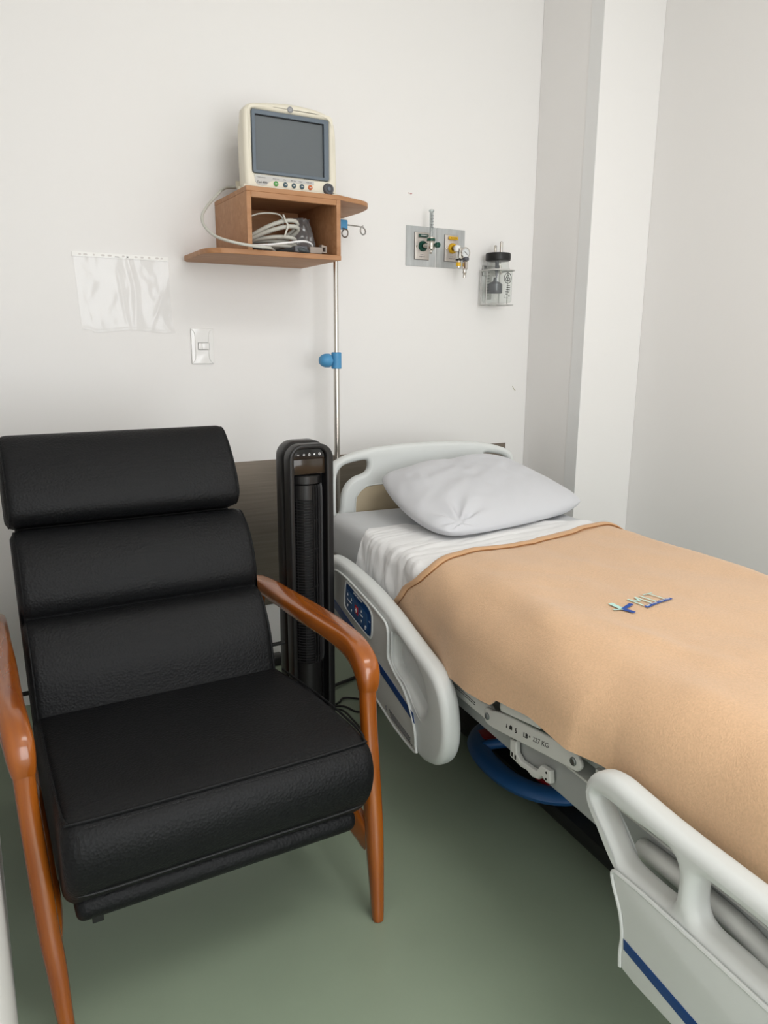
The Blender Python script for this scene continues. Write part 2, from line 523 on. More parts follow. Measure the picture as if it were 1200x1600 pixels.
# ================================================================== PLASTIC POCKET
r = root('document_pocket', (.475, 0, 1.16), 'empty clear plastic punched sheet pocket stuck sideways to the back wall', 'plastic pocket')
def pocket():
    nx, nz = 70, 54
    V = []; F = []
    for j in range(nz + 1):
        t = j / nz
        for i in range(nx + 1):
            s = i / nx
            xl = .334 + .010 * t; xr = .610 + .004 * t + (.008 * max(0, t - .85) / .15)
            zt = 1.377; zb = 1.166 - .004 * math.sin(s * 9) - (.006 if s > .1 else 0)
            x = xl + (xr - xl) * s; z = zt + (zb - zt) * t
            d = .004
            d += .0022 * noise.noise((s * 5, t * 3, 0.3)) + .002
            d += .005 * math.exp(-((s - .56 - .05 * math.sin(t * 3)) / .030) ** 2) * (1 - abs(t - .4) * 1.1)
            d += .004 * math.exp(-((s - .43 - .07 * t) / .02) ** 2) * max(0, math.sin(t * 3))
            q = (s - .86) + (t - .62) * .35
            d += .005 * math.exp(-(q / .025) ** 2) * math.exp(-((t - .6) / .22) ** 2)
            d += .004 * math.exp(-((s - .95 + (1 - t) * .3) / .03) ** 2) * max(0, t - .6) * 2
            d += .0009 * noise.noise((s * 14, t * 8, 4.3))
            d += .002 * math.exp(-((t - .98) / .02) ** 2)
            V.append((x, -d, z))
    for j in range(nz):
        for i in range(nx):
            a = j * (nx + 1) + i; F.append((a, a + 1, a + nx + 2, a + nx + 1))
    return G().add(V, F)
make('film', pocket(), M['bagfilm'], r, angle=60)
st = make('punched_strip', G().plate([(.331, 1.375), (.613, 1.374), (.613, 1.3875), (.331, 1.389)], .001, .0025, .0004, (), XZ(0)), M['strip'], r)
for fx, w in ((.08, .004), (.135, .006), (.22, .003), (.31, .006), (.38, .006), (.52, .004), (.65, .005), (.715, .005), (.79, .004), (.875, .006), (.925, .004)):
    make('punch_hole', G().tube([(.331 + .282 * fx, -.0025, 1.3815), (.331 + .282 * fx, -.0029, 1.3815)], w, 14, side=(1, 0, 0), rb=.0028), M['stripspot'], st)
g = G()
text_geo(g, 'ecc', lambda x, y, t: (.453 + x, -.0026 - t, 1.3775 + y), .012, .003)
text_geo(g, 'JK', lambda x, y, t: (.486 + x, -.0026 - t, 1.3765 + y), .007, .006, bold=.02)
make('lettering', g, M['black'], st, smooth=False)

# ================================================================== SHELF BOX
r = root('monitor_shelf', (.92, 0, 1.376), 'wooden open-fronted wall shelf box with side wings under the white monitor', 'shelf')
XYm = lambda z: (lambda x, y, t: (x, y, z + t))
bo = [(.668, -.001), (.655, -.03), (.652, -.235), (.662, -.272), (.70, -.301), (1.062, -.303), (1.062, -.001)]
bo = [(.668, -.001), (.652, -.04), (.650, -.22)] + cr([(.650, -.24), (.660, -.275), (.69, -.300)], 5) + [(.72, -.303), (1.062, -.303), (1.062, -.001)]
make('bottom_board', G().plate(bo, 0, .015, .002, (), XYm(1.376)), M['shelfwood'], r)
to = [(.767, -.001), (.767, -.300), (1.062, -.302)] + cr([(1.10, -.287), (1.17, -.255), (1.205, -.205), (1.218, -.13)], 4) + [(1.218, -.001)]
make('top_board', G().plate(to, 0, .014, .002, (), XYm(1.549)), M['shelfwood'], r)
make('side_board', G().box(.767, .781, -.300, -.001, 1.391, 1.549, .001), M['shelfwood'], r)
make('side_board', G().box(1.048, 1.062, -.302, -.001, 1.391, 1.549, .001), M['shelfwood'], r)
make('front_lip', G().box(.781, 1.048, -.301, -.285, 1.5335, 1.549, .001), M['shelfwood'], r)
make('back_board', G().box(.781, 1.048, -.008, -.001, 1.391, 1.549, .0005), M['shelfwood'], r)

# ================================================================== PATIENT MONITOR
r = root('patient_monitor', (.93, -.16, 1.564), 'cream patient monitor with dark grey screen standing on the wall shelf', 'medical monitor')
out = cr([(.790, 1.568), (.787, 1.585), (.785, 1.68), (.786, 1.765), (.793, 1.785), (.812, 1.796), (.87, 1.804), (.935, 1.809), (1.0, 1.806), (1.040, 1.799), (1.062, 1.787), (1.0745, 1.757), (1.078, 1.69), (1.0785, 1.59), (1.074, 1.570), (1.06, 1.5655), (.80, 1.5655)], 4, True)
scr = rrect(.810, 1.053, 1.611, 1.781, .006, 3)
make('housing', G().plate(out, 0, .05, .012, [scr], lambda x, z, t: (x, -.245 + t, z), 5), M['cream'], r)
def shrink(poly, k, cx=.932, cz=1.69): return [(cx + (x - cx) * k, cz + (z - cz) * k) for x, z in poly]
make('back_housing', G().plate(shrink(out, .86, .955, 1.685), 0, .10, .03, (), lambda x, z, t: (x, -.197 + t, z), 5), M['cream'], r)
for fx in (.82, 1.04): make('foot', G().cyl((fx, -.10, 1.5635), (fx, -.10, 1.5705), .011), M['dark'], r)
for fx in (.82, 1.04): make('foot', G().cyl((fx, -.215, 1.5635), (fx, -.215, 1.5675), .010), M['dark'], r)
b = make('screen_bezel', G().plate(rrect(.8105, 1.0525, 1.6115, 1.7805, .006, 3), 0, .010, .001, [rrect(.820, 1.037, 1.6195, 1.7690, .001, 1)], lambda x, z, t: (x, -.243 + t, z)), M['bezel'], r)
make('screen', G().box(.818, 1.039, -.235, -.231, 1.618, 1.771), M['screen'], r, smooth=False)
g = G().box(.820, 1.037, -.2354, -.235, 1.7665, 1.7690).box(1.0350, 1.037, -.2354, -.235, 1.621, 1.7690)
make('screen_edge_shadow', g, M['blackdeep'], b, smooth=False)  # black strips paint the recess's shadow along the screen's top and right
mm = XZ(-.2452)
lab = [(.8125, 1.606), (.8135, 1.590), (.819, 1.581), (.832, 1.5765), (.849, 1.580), (.860, 1.5905), (.872, 1.594), (1.0005, 1.594), (1.0005, 1.6045), (.83, 1.6065)]
lb = make('control_label', G().plate(lab, 0, .0008, .0002, (), mm), M['labelgrey'], r)
g = G()
text_geo(g, 'Dash 4000', lambda x, z, t: (.821 + x, -.2461 - t, 1.5835 + z), .030, .006, .0003, .01)
for i, (tx, w) in enumerate(((.818, .028), (.868, .020), (.903, .007), (.925, .017), (.951, .012), (.974, .018))):
    text_geo(g, ('Transmit', 'Alarm', 'Fix', 'NBP Auto', 'NBP', 'Trends Off')[i], lambda x, z, t: (tx + x, -.2461 - t, 1.598 + z), w, .0026, .0003)
make('lettering', g, M['black'], lb, smooth=False)
for bx, m_ in ((.8785, 'green'), (.908, 'teal'), (.935, 'teal'), (.961, 'teal'), (.988, 'orange')):
    k = make('button', G().lathe([(.0072, 0), (.0072, -.002), (.0066, -.003), (.003, -.0034)], (bx, -.2450, 1.586), 'y', 18), M[m_], r)
    label(k, {'green': 'green button', 'teal': 'dark teal button', 'orange': 'orange button'}[m_])
    make('symbol', G().box(bx - .0028, bx + .0028, -.2487, -.2483, 1.5845, 1.5875), M['labelgrey'], k, smooth=False)
kn = make('rotary_knob', G().lathe([(.0175, 0), (.0175, -.0012), (.0158, -.003), (.0154, -.008), (.0142, -.0092), (.011, -.0088), (.009, -.0066), (.003, -.006)], (1.0475, -.2450, 1.5870), 'y', 36), M['knob'], r)
make('knob_centre', G().lathe([(.005, 0), (.0048, -.003), (.002, -.004)], (1.0475, -.2515, 1.5870), 'y', 20), M['bezel'], kn)
bd = make('badge', G().lathe([(.0085, 0), (.0085, -.0012), (.0078, -.0016)], (.928, -.2450, 1.7925), 'y', 28), M['badge'], r)
g = G(); text_geo(g, 'GE', lambda x, z, t: (.9235 + x, -.2466 - t, 1.7893 + z), .009, .0065, .0004, .01)
make('emblem', g, M['labelgrey'], bd, smooth=False)
make('side_socket', G().box(1.074, 1.082, -.20, -.18, 1.66, 1.675, .001), M['labelgrey'], r)
make('handle', G().tube(cr([(.86, -.14, 1.795), (.875, -.14, 1.808), (.93, -.14, 1.812), (.985, -.14, 1.808), (1.0, -.14, 1.795)], 5), .009, 12), M['cream'], r)

# cable that loops out of the shelf
pts = cr([(.86, -.075, 1.60), (.80, -.052, 1.60), (.764, -.09, 1.583), (.742, -.13, 1.566), (.712, -.15, 1.538), (.688, -.175, 1.515), (.667, -.2, 1.487), (.660, -.238, 1.455), (.676, -.28, 1.424), (.712, -.318, 1.406), (.776, -.322, 1.398), (.826, -.308, 1.3985), (.85, -.27, 1.400), (.88, -.22, 1.399)], 7)
thing('looping_cable', G().tube(pts, .0042, 12), M['cable'], (.80, -.2, 1.394), 'grey cable looping from behind the monitor out past the shelf and back inside', 'cable', 'cables in the shelf box')
# coils in the box
def ring_loop(cx, cz, rx, rz, y0, y1, tilt=0., a0=0, a1=360, n=30, wob=.003):
    out = []
    for k in range(n + 1):
        a = math.radians(a0 + (a1 - a0) * k / n)
        x = rx * math.cos(a); z = rz * math.sin(a)
        ct, s_ = math.cos(tilt), math.sin(tilt)
        out.append((cx + x * ct - z * s_, y0 + (y1 - y0) * (.5 - .5 * math.cos(a - .7)) + wob * math.sin(3 * a), cz + x * s_ + z * ct))
    return out
r = root('coiled_cable', (.87, -.2, 1.393), 'thick pale grey monitor cable coiled inside the wooden shelf box', 'cable', 'cables in the shelf box')
for i, (cx, cz, rx, rz, ya, yb, tl, rr) in enumerate(((.872, 1.447, .080, .026, -.255, -.15, .42, .0062), (.868, 1.436, .082, .021, -.262, -.14, .34, .0062),
                                              (.865, 1.424, .075, .014, -.25, -.12, .10, .0058), (.872, 1.418, .078, .012, -.23, -.10, -.02, .0055), (.868, 1.407, .080, .0095, -.24, -.11, .0, .0055))):
    P_ = [(max(x, .789), y, max(z, 1.399)) for x, y, z in ring_loop(cx, cz, rx, rz, ya, yb, tl)]
    make('cable_turn', G().tube(P_[:-1], rr, 10, closed=True), M['cable'], r)
tie = make('cable_tie', G().tube(cr([(.893, -.262, 1.500), (.897, -.27, 1.482), (.903, -.272, 1.468), (.897, -.272, 1.452), (.893, -.268, 1.437)], 5), .0028, 8, side=(1, 0, 0), rb=.0008), M['cable'], r)
thing('thin_grey_lead', G().tube(cr([(.79, -.24, 1.487), (.82, -.25, 1.498), (.86, -.25, 1.503), (.892, -.245, 1.498), (.897, -.24, 1.47), (.86, -.2, 1.45), (.80, -.16, 1.43), (.792, -.12, 1.41), (.80, -.10, 1.395)], 6), .0022, 8), M['cable'], (.85, -.2, 1.391),
      'thin pale lead arching over the coiled cable in the shelf box', 'cable', 'cables in the shelf box')
thing('white_sensor_lead', G().tube(cr([(.792, -.25, 1.409), (.84, -.272, 1.411), (.90, -.278, 1.420), (.95, -.272, 1.428), (.98, -.262, 1.424), (.992, -.25, 1.412), (.985, -.262, 1.398), (.985, -.255, 1.395)], 6), .003, 8), M['white'], (.88, -.25, 1.391),
      'white sensor lead with bent end lying in front in the shelf box', 'cable', 'cables in the shelf box')
thing('dark_blood_pressure_hose', G().tube(cr([(.79, -.14, 1.403), (.83, -.20, 1.412), (.87, -.16, 1.399), (.92, -.28, 1.402), (.955, -.285, 1.398), (.98, -.24, 1.398), (.93, -.15, 1.398), (.86, -.10, 1.398), (.80, -.08, 1.403)], 6), .0065, 10), M['cabledk'], (.88, -.2, 1.391),
      'dark grey hose lying under the coiled cable in the shelf box', 'cable', 'cables in the shelf box')
g = G().box(.915, .957, -.293, -.26, 1.393, 1.412, .004)
thing('dark_connector', g, M['knob'], (.936, -.276, 1.391), 'dark brown cable connector lying at the front edge inside the shelf box', 'connector')
r = root('beige_connector', (.99, -.27, 1.391), 'beige grey plug connector with square end in the right of the shelf box', 'connector')
bm_ = G().box(.965, 1.005, -.29, -.265, 1.393, 1.412, .003)
make('body', bm_, M['plug'], r)
make('clip', G().plate([(1.004, 1.396), (1.022, 1.396), (1.022, 1.416), (1.004, 1.420)], 0, .018, .002, [[(1.008, 1.400), (1.017, 1.400), (1.017, 1.412), (1.008, 1.412)]], XZ(-.27)), M['plug'], r)
def crumple():
    nx, nz = 26, 30; V = []; F = []
    for side in (0, 1):
        for j in range(nz + 1):
            t = j / nz
            for i in range(nx + 1):
                s = i / nx
                w = .048 - .012 * t + .010 * noise.noise((t * 4, 1.1, 2))
                x = 1.0 - .012 + .006 * t + (s - .5) * 2 * w * .82
                z = 1.398 + .112 * t + .005 * noise.noise((s * 4, t * 3, 7))
                d = .016 * math.sin(PI * min(1, max(0, s))) * (1 - .6 * t)
                y = -.20 + .04 * t + (-d if side == 0 else d) + .012 * noise.noise((s * 5, t * 5, 1 + side))
                V.append((x, y, z))
    o = (nx + 1) * (nz + 1)
    for side in (0, 1):
        for j in range(nz):
            for i in range(nx):
                a = side * o + j * (nx + 1) + i; F.append((a, a + 1, a + nx + 2, a + nx + 1))
    return G().add(V, F)
thing('crumpled_plastic_bag', crumple(), M['smokefilm'], (.99, -.19, 1.391), 'crumpled transparent smoky plastic bag in the right of the shelf box', 'plastic bag', angle=70, recalc=False)

# ================================================================== WALL OUTLETS
def outlet(name, x0, x1, lab_, capcol, txt, tcol, lbl):
    r = root(name, ((x0 + x1) / 2, 0, 1.408), lbl, 'gas outlet', 'gas outlets on the back wall')
    make('back_plate', G().box(x0, x1, -.0035, -.0004, 1.408, 1.547, .0006, 1), M['galv'], r, smooth=False)
    cx0 = x0 + .035; cx1 = cx0 + .061
    make('dark_surround', G().box(cx0 - .001, cx1 + .001, -.0042, -.003, 1.4305, 1.5265), M['gap'], r, smooth=False)
    make('front_plate', G().box(cx0, cx1, -.009, -.0035, 1.4315, 1.5255, .0012, 2), M['oxsteel'], r)
    t = make('name_tab', G().box(cx0 + .013, cx1 - .008, -.017, -.0085, 1.509, 1.5195, .002), M[capcol], r)
    g = G(); text_geo(g, txt, lambda x, z, q: (cx0 + .0195 + x, -.0171 - q, 1.5122 + z), .027, .0042, .0004, .01)
    make('lettering', g, M[tcol], t, smooth=False)
    mid = cx0 + .032
    k = make('socket_ring', G().lathe([(.0185, 0), (.0185, -.006), (.016, -.010), (.011, -.010), (.0105, -.004)], (mid, -.0085, 1.478), 'y', 28), M[capcol], r)
    make('socket', G().lathe([(.0075, 0), (.0075, -.02), (.006, -.022)], (mid, -.0085, 1.478), 'y', 20), M['chrome'], k)
    make('screw', G().lathe([(.0045, 0), (.004, -.002)], (cx0 + .0075, -.0088, 1.476), 'y', 14), M['chrome'], r)
    g = G(); text_geo(g, 'arigmed', lambda x, z, q: (cx0 + .018 + x, -.0091 - q, 1.4385 + z), .023, .006, .0003, .005)
    text_geo(g, 'OXIGENO' if tcol == 'white' else 'SUCCION', lambda x, z, q: (cx0 + .022 + x, -.0091 - q, 1.4475 + z), .014, .002, .0003)
    make('maker_print', g, M['knob'], r, smooth=False)
    return mid
m1 = outlet('oxygen_outlet', 1.4715, 1.5985, '', 'dgreen', 'OXIGENO', 'white', 'square steel wall outlet with dark green tab and green socket ring')
m2 = outlet('suction_outlet', 1.6025, 1.7295, '', 'yellow', 'SUCCION', 'black', 'square steel wall outlet with yellow tab and yellow socket ring')

# flowmeter plugged in the green socket
FX, FY = 1.5405, -.062
r = root('oxygen_flowmeter', (FX, FY, 1.448), 'clear tube flowmeter with green collar plugged into the green oxygen outlet', 'flowmeter')
make('connector', G().cyl((m1, -.031, 1.478), (m1 + .002, -.055, 1.478), .0085).cyl((m1, -.05, 1.478), (FX, FY, 1.478), .008), M['chrome'], r)
make('body', G().lathe([(.0075, 1.458), (.0135, 1.463), (.0135, 1.490), (.012, 1.492)], (FX, FY, 0), 'z', 28), M['chrome'], r)
make('collar', G().lathe([(.0145, 1.490), (.0155, 1.4905), (.0155, 1.4985), (.0145, 1.499)], (FX, FY, 0), 'z', 28), M['dgreen'], r)
make('collar_cap', G().lathe([(.0138, 1.499), (.0135, 1.5035), (.008, 1.505)], (FX, FY, 0), 'z', 28), M['chrome'], r)
make('outer_tube', G().tube([(FX, FY, 1.503), (FX, FY, 1.591)], .0068, 20, caps=False).lathe([(.0085, 1.589), (.0095, 1.591), (.0095, 1.596), (.008, 1.597)], (FX, FY, 0), 'z', 24), M['clear'], r)
make('inner_tube', G().tube([(FX, FY, 1.503), (FX, FY, 1.588)], .0026, 12), M['labelgrey'], r)
g = G()
for i in range(11):
    z = 1.530 + i * .005
    g.box(FX - .0058, FX + (-.0010 if i % 2 else .0008), FY - .0073, FY - .0069, z, z + .0018)
    if i % 2: g.box(FX + .0015, FX + .0045, FY - .0073, FY - .0069, z - .0008, z + .0022)
make('scale_marks', g, M['knob'], r, smooth=False)
make('outlet_nipple', G().lathe([(.0045, 1.446), (.006, 1.449), (.0045, 1.452), (.0055, 1.455), (.0045, 1.460)], (FX, FY, 0), 'z', 16), M['chrome'], r)
make('valve_stem', G().cyl((FX + .010, FY, 1.4765), (FX + .019, FY - .012, 1.4765), .006), M['chrome'], r)
k = make('valve_knob', G().tube([(FX + .0165, FY - .010, 1.4765), (FX + .0195, FY - .022, 1.4765), (FX + .020, FY - .024, 1.4765)], [.0095, .0095, .007], 14), M['dgreen'], r)

# vacuum gauge plugged in the yellow socket
r = root('vacuum_regulator', (1.676, -.078, 1.37), 'steel suction regulator with round dial gauge plugged into the yellow suction outlet', 'vacuum gauge')
make('connector', G().cyl((m2, -.031, 1.478), (m2, -.055, 1.476), .0085).cyl((m2, -.05, 1.476), (1.672, -.062, 1.462), .008), M['chrome'], r)
g = G().lathe([(.019, 0), (.0205, -.002), (.0205, -.016), (.019, -.0185), (.0165, -.0185), (.0160, -.0165), (.002, -.0165)], (1.678, -.068, 1.456), 'y', 36)
k = make('gauge_case', g, M['chrome'], r)
d = make('dial', G().lathe([(.0158, 0), (.0158, -.0008)], (1.678, -.0845, 1.456), 'y', 32), M['dial'], k)
g = G()
for i in range(13):
    a = math.radians(-40 + i * 260 / 12)
    c_, s_ = math.cos(a), math.sin(a)
    g.tube([(1.678 + c_ * .0115, -.0856, 1.456 + s_ * .0115), (1.678 + c_ * .0138, -.0856, 1.456 + s_ * .0138)], .0004, 4)
g.tube([(1.672, -.0858, 1.461), (1.686, -.0858, 1.449)], .0007, 5)
g.lathe([(.002, 0), (.002, -.0008)], (1.678, -.0853, 1.456), 'y', 12)
make('dial_marks', g, M['black'], k, smooth=False)
make('body', G().box(1.653, 1.678, -.082, -.058, 1.434, 1.474, .005), M['chrome'], r)
make('white_knob', G().lathe([(.011, 1.462), (.0125, 1.468), (.0115, 1.480), (.006, 1.484)], (1.656, -.062, 0), 'z', 24), M['white'], r)
make('mount_block', G().lathe([(.012, 1.430), (.013, 1.433), (.013, 1.439), (.010, 1.442)], (1.681, -.080, 0), 'z', 22), M['knob'], r)
make('hex_filter', G().lathe([(.008, 1.398), (.0115, 1.401), (.0115, 1.424), (.009, 1.428)], (1.680, -.080, 0), 'z', 6), M['chrome'], r, angle=20)
make('hose_nipple', G().lathe([(.0055, 1.369), (.0055, 1.383), (.0075, 1.386), (.0062, 1.392), (.008, 1.399)], (1.678, -.080, 0), 'z', 18), M['chrome'], r)
sv = make('side_valve', G().lathe([(.0075, 1.400), (.0085, 1.403), (.0085, 1.428), (.0075, 1.431)], (1.652, -.078, 0), 'z', 18), M['chrome'], r)
make('valve_collar', G().lathe([(.012, 1.4295), (.012, 1.4325)], (1.652, -.078, 0), 'z', 22), M['black'], sv)
make('valve_sticker', G().lathe([(.0088, 1.408), (.0088, 1.422)], (1.652, -.078, 0), 'z', 18), M['yellow'], sv)

# ================================================================== SUCTION JAR
JX, JY = 1.845, -.062
r = root('suction_jar', (JX, JY, 1.275), 'clear square suction jar with black lid and grey float in a wire holder', 'jar')
body = G().lathe([(.030, 1.283), (.043, 1.286), (.0465, 1.292), (.0465, 1.395), (.045, 1.405)], (JX, JY, 0), 'z', 48, power=4.5)
make('glass_body', body, M['glass'], r, angle=50)
make('glass_neck', G().lathe([(.046, 1.404), (.044, 1.414), (.041, 1.420), (.041, 1.442)], (JX, JY, 0), 'z', 40), M['glass'], r)
make('lid', G().lathe([(.043, 1.438), (.0468, 1.440), (.0475, 1.444), (.0475, 1.462), (.046, 1.466), (.02, 1.467)], (JX, JY, 0), 'z', 44), M['blackcap'], r)
for dx, dy, h, rr in ((.004, -.012, 1.508, .0055), (-.007, .010, 1.496, .005)):
    make('metal_tube', G().lathe([(rr, 1.464), (rr, h - .002), (rr * .7, h)], (JX + dx, JY + dy, 0), 'z', 18), M['chrome'], r)
make('inner_stem', G().lathe([(.0075, 1.437), (.0075, 1.405), (.006, 1.395), (.002, 1.375)], (JX - .004, JY, 0), 'z', 18), M['greyfloat'], r)
make('inner_pipe', G().tube([(JX + .006, JY, 1.437), (JX + .012, JY - .006, 1.39)], .0045, 12), M['chrome'], r)
make('float', G().lathe([(.026, 1.320), (.0275, 1.322), (.0275, 1.352), (.022, 1.358), (.008, 1.364), (.006, 1.376), (.003, 1.378)], (JX - .010, JY, 0), 'z', 32), M['greyfloat'], r)
yp = JY - .0475
g = G()
g.tube([(JX + .013 + .0165 * math.cos(2 * PI * k / 28), yp, 1.3735 + .0185 * math.sin(2 * PI * k / 28)) for k in range(28)], .0012, 6, closed=True)
for k in range(3):
    a = PI / 2 + k * 2 * PI / 3
    cx, cz = JX + .013 + .0055 * math.cos(a), 1.3728 + .006 * math.sin(a)
    g.tube([(cx + .0055 * math.cos(a + t), yp, cz + .006 * math.sin(a + t)) for t in [math.radians(q) for q in range(-145, 146, 20)]], .0011, 6)
g.lathe([(.0018, 0), (.0018, -.0006)], (JX + .013, yp, 1.3728), 'y', 12)
for i, (a0, w) in enumerate(((.006, .018), (.005, .020), (.004, .020), (.000, .022), (.002, .012))):
    z = 1.346 - i * .0078
    g.box(JX + a0 + .003, JX + a0 + w, yp - .0004, yp, z, z + .0022)
g.box(JX - .002, JX + .019, yp - .0004, yp, 1.3005, 1.3015).box(JX - .002, JX - .001, yp - .0004, yp, 1.3005, 1.312)
g.tube([(JX + .022 + .0026 * math.cos(2 * PI * k / 14), yp, 1.309 + .0026 * math.sin(2 * PI * k / 14)) for k in range(14)], .0007, 6, closed=True)
xs_ = JX - .0472
for i in range(9):
    g.box(xs_, xs_ + .0006, JY - .012, JY + (.002 if i % 2 else .010), 1.308 + i * .0105, 1.3092 + i * .0105)
make('printed_marks', g, M['black'], r, smooth=False)
r = root('jar_holder', (JX, -.01, 1.27), 'pale wire cage holder fixed to the back wall around the suction jar', 'wire holder')
s_ = .0505
ringp = [(JX - s_, JY + s_), (JX - s_, JY - s_), (JX + s_, JY - s_), (JX + s_, JY + s_)]
rl = [(x, y, 1.403) for x, y in rrect(JX - s_, JX + s_, JY - s_, JY + s_, .02, 4)]
make('top_ring', G().tube(rl, .0028, 10, closed=True), M['clear' if False else 'labelgrey'], r)
rl = [(x, y, 1.277) for x, y in rrect(JX - s_, JX + s_, JY - s_, JY + s_, .02, 4)]
make('bottom_ring', G().tube(rl, .0022, 10, closed=True), M['labelgrey'], r)
for x, y in ((JX - s_, JY), (JX + s_, JY), (JX - s_ + .006, JY + s_ - .006), (JX + s_ - .006, JY + s_ - .006)):
    make('upright_wire', G().cyl((x, y, 1.277), (x, y, 1.403), .0022, 10), M['labelgrey'], r)
make('bottom_wire', G().tube([(JX - s_, JY, 1.277), (JX + s_, JY, 1.277)], .0018, 8).tube([(JX, JY - s_, 1.277), (JX, JY + s_, 1.277)], .0018, 8), M['labelgrey'], r)
make('wall_bracket', G().box(JX - .03, JX + .03, -.012, -.0005, 1.388, 1.425, .002).box(JX - .012, JX + .012, -.0125, -.004, 1.30, 1.39, .002), M['steel'], r)

# ================================================================== IV POLE
PX, PY = 1.117, -.150
r = root('infusion_pole', (PX, PY, .57), 'slim steel infusion pole with blue clamp rising behind the headboard to the shelf', 'infusion pole')
make('lower_pole', G().cyl((PX, PY, .44), (PX, PY, 1.085), .0098, 20), M['chrome'], r)
make('upper_pole', G().cyl((PX, PY, 1.06), (PX, PY, 1.52), .0078, 20), M['chrome'], r)
cl = make('clamp_sleeve', G().lathe([(.0150, 1.046), (.0170, 1.048), (.0170, 1.098), (.0150, 1.100)], (PX, PY, 0), 'z', 28), M['bluecl'], r)
make('clamp_neck', G().cyl((PX - .012, PY, 1.073), (PX - .027, PY, 1.073), .008), M['bluecl'], cl)
make('clamp_knob', G().lathe([(.004, -.062), (.012, -.060), (.019, -.052), (.0225, -.042), (.023, -.028), (.021, -.024)], (PX, PY, 1.073), 'x', 32), M['bluecl'], cl)
hd = make('hook_head', G().box(PX - .015, PX + .040, PY - .012, PY + .012, 1.490, 1.519, .004), M['bluecl'], r)
for (dx, dz, ex) in ((0, 0, 0.),):
    p = [(PX + .036, PY, 1.505), (PX + .075, PY, 1.5035), (PX + .098, PY, 1.504)]
    ring_ = [(PX + .093 + .013 * math.cos(a), PY - .002 * k, 1.490 + .013 * math.sin(a)) for k, a in enumerate([math.radians(90 - q * 24) for q in range(0, 15)])]
    make('hook', G().tube(cr([(PX + .036, PY, 1.505), (PX + .07, PY, 1.5045)] + ring_, 3), .0024, 8), M['steel'], hd)
ring_ = [(PX + .025 + .006 * math.cos(a) , PY - .02 - .010 * math.cos(a), 1.476 + .0125 * math.sin(a)) for a in [math.radians(90 - q * 24) for q in range(0, 15)]]
make('hook', G().tube(cr([(PX + .02, PY - .008, 1.494)] + ring_, 3), .0024, 8), M['steel'], hd)

# ================================================================== TOWER FAN
FXC = .888
FK = .877
def fmake(name, g, m, parent, **k):
    # the fan is drawn 1/.877 oversize; bring every part to its true size and place
    g.v = [(FK * x, -2.4665 + FK * (y + 2.4665), 1.13 + FK * (z - 1.13)) for x, y, z in g.v]
    return make(name, g, m, parent, **k)
r = root('tower_fan', (FXC * FK, -.655, 0), 'tall black tower fan with touch controls standing between armchair and bed', 'fan')
def tower_outline(x0, x1, z0, z1, rr, n=8):
    o = [(x0, z0), (x1, z0)]
    for k in range(n + 1):
        a = PI / 2 * k / n; o.append((x1 - rr + rr * math.cos(a), z1 - rr + rr * math.sin(a)))
    for k in range(n + 1):
        a = PI / 2 + PI / 2 * k / n; o.append((x0 + rr + rr * math.cos(a), z1 - rr + rr * math.sin(a)))
    return o
FM = lambda y0: (lambda x, z, t: (x, y0 + t, z))
fmake('front_frame', G().plate(tower_outline(.817, .960, -.156, .840, .045), 0, .045, .006, [tower_outline(.8335, .9365, -.10, .8265, .028)], FM(-.452)), M['blackpl'], r)
fmake('rear_housing', G().plate(tower_outline(.815, .962, -.156, .845, .048), 0, .070, .018, (), FM(-.408)), M['blackpl'], r)
fmake('inner_well', G().plate(tower_outline(.833, .937, -.105, .827, .028), 0, .004, .001, (), FM(-.416)), M['blackdeep'], r)
tp = fmake('touch_panel', G().plate(tower_outline(.8345, .9355, .7955, .8255, .024), 0, .012, .001, (), FM(-.442)), M['blackgloss'], r)
mp = lambda x, z, t: (x, -.4422 - t, z)
g = G()
zz = .8085
g.tube([(.8465, -.4424, zz + .001), (.8495, -.4424, zz - .002), (.8525, -.4424, zz + .001)], .0006, 5)
g.box(.8645, .8715, -.4428, -.4420, zz - .0009, zz + .0009).box(.8671, .8689, -.4428, -.4420, zz - .0035, zz + .0035)
g.tube([(.885 + .003 * math.cos(math.radians(q)), -.4424, zz + .003 * math.sin(math.radians(q))) for q in range(120, 421, 30)], .0007, 5)
g.tube([(.885, -.4424, zz + .001), (.885, -.4424, zz + .005)], .0007, 5)
g.box(.899, .9035, -.4428, -.4420, zz - .002, zz + .0025)
g.tube([(.918 + .0033 * math.cos(2 * PI * q / 14), -.4424, zz + .0005 + .0033 * math.sin(2 * PI * q / 14)) for q in range(14)], .0007, 5, closed=True)
g.tube([(.918, -.4424, zz + .0025), (.918, -.4424, zz), (.920, -.4424, zz)], .0006, 5)
fmake('touch_symbols', g, M['white'], tp, smooth=False)
fmake('display_window', G().box(.8345, .9355, -.440, -.424, .7495, .795, .002), M['browngloss'], r)
fmake('outlet_cap', G().lathe([(.047, .7205), (.0495, .7215), (.0495, .7435), (.047, .7455), (.01, .7455)], (.885, -.402, 0), 'z', 48), M['blackpl'], r)
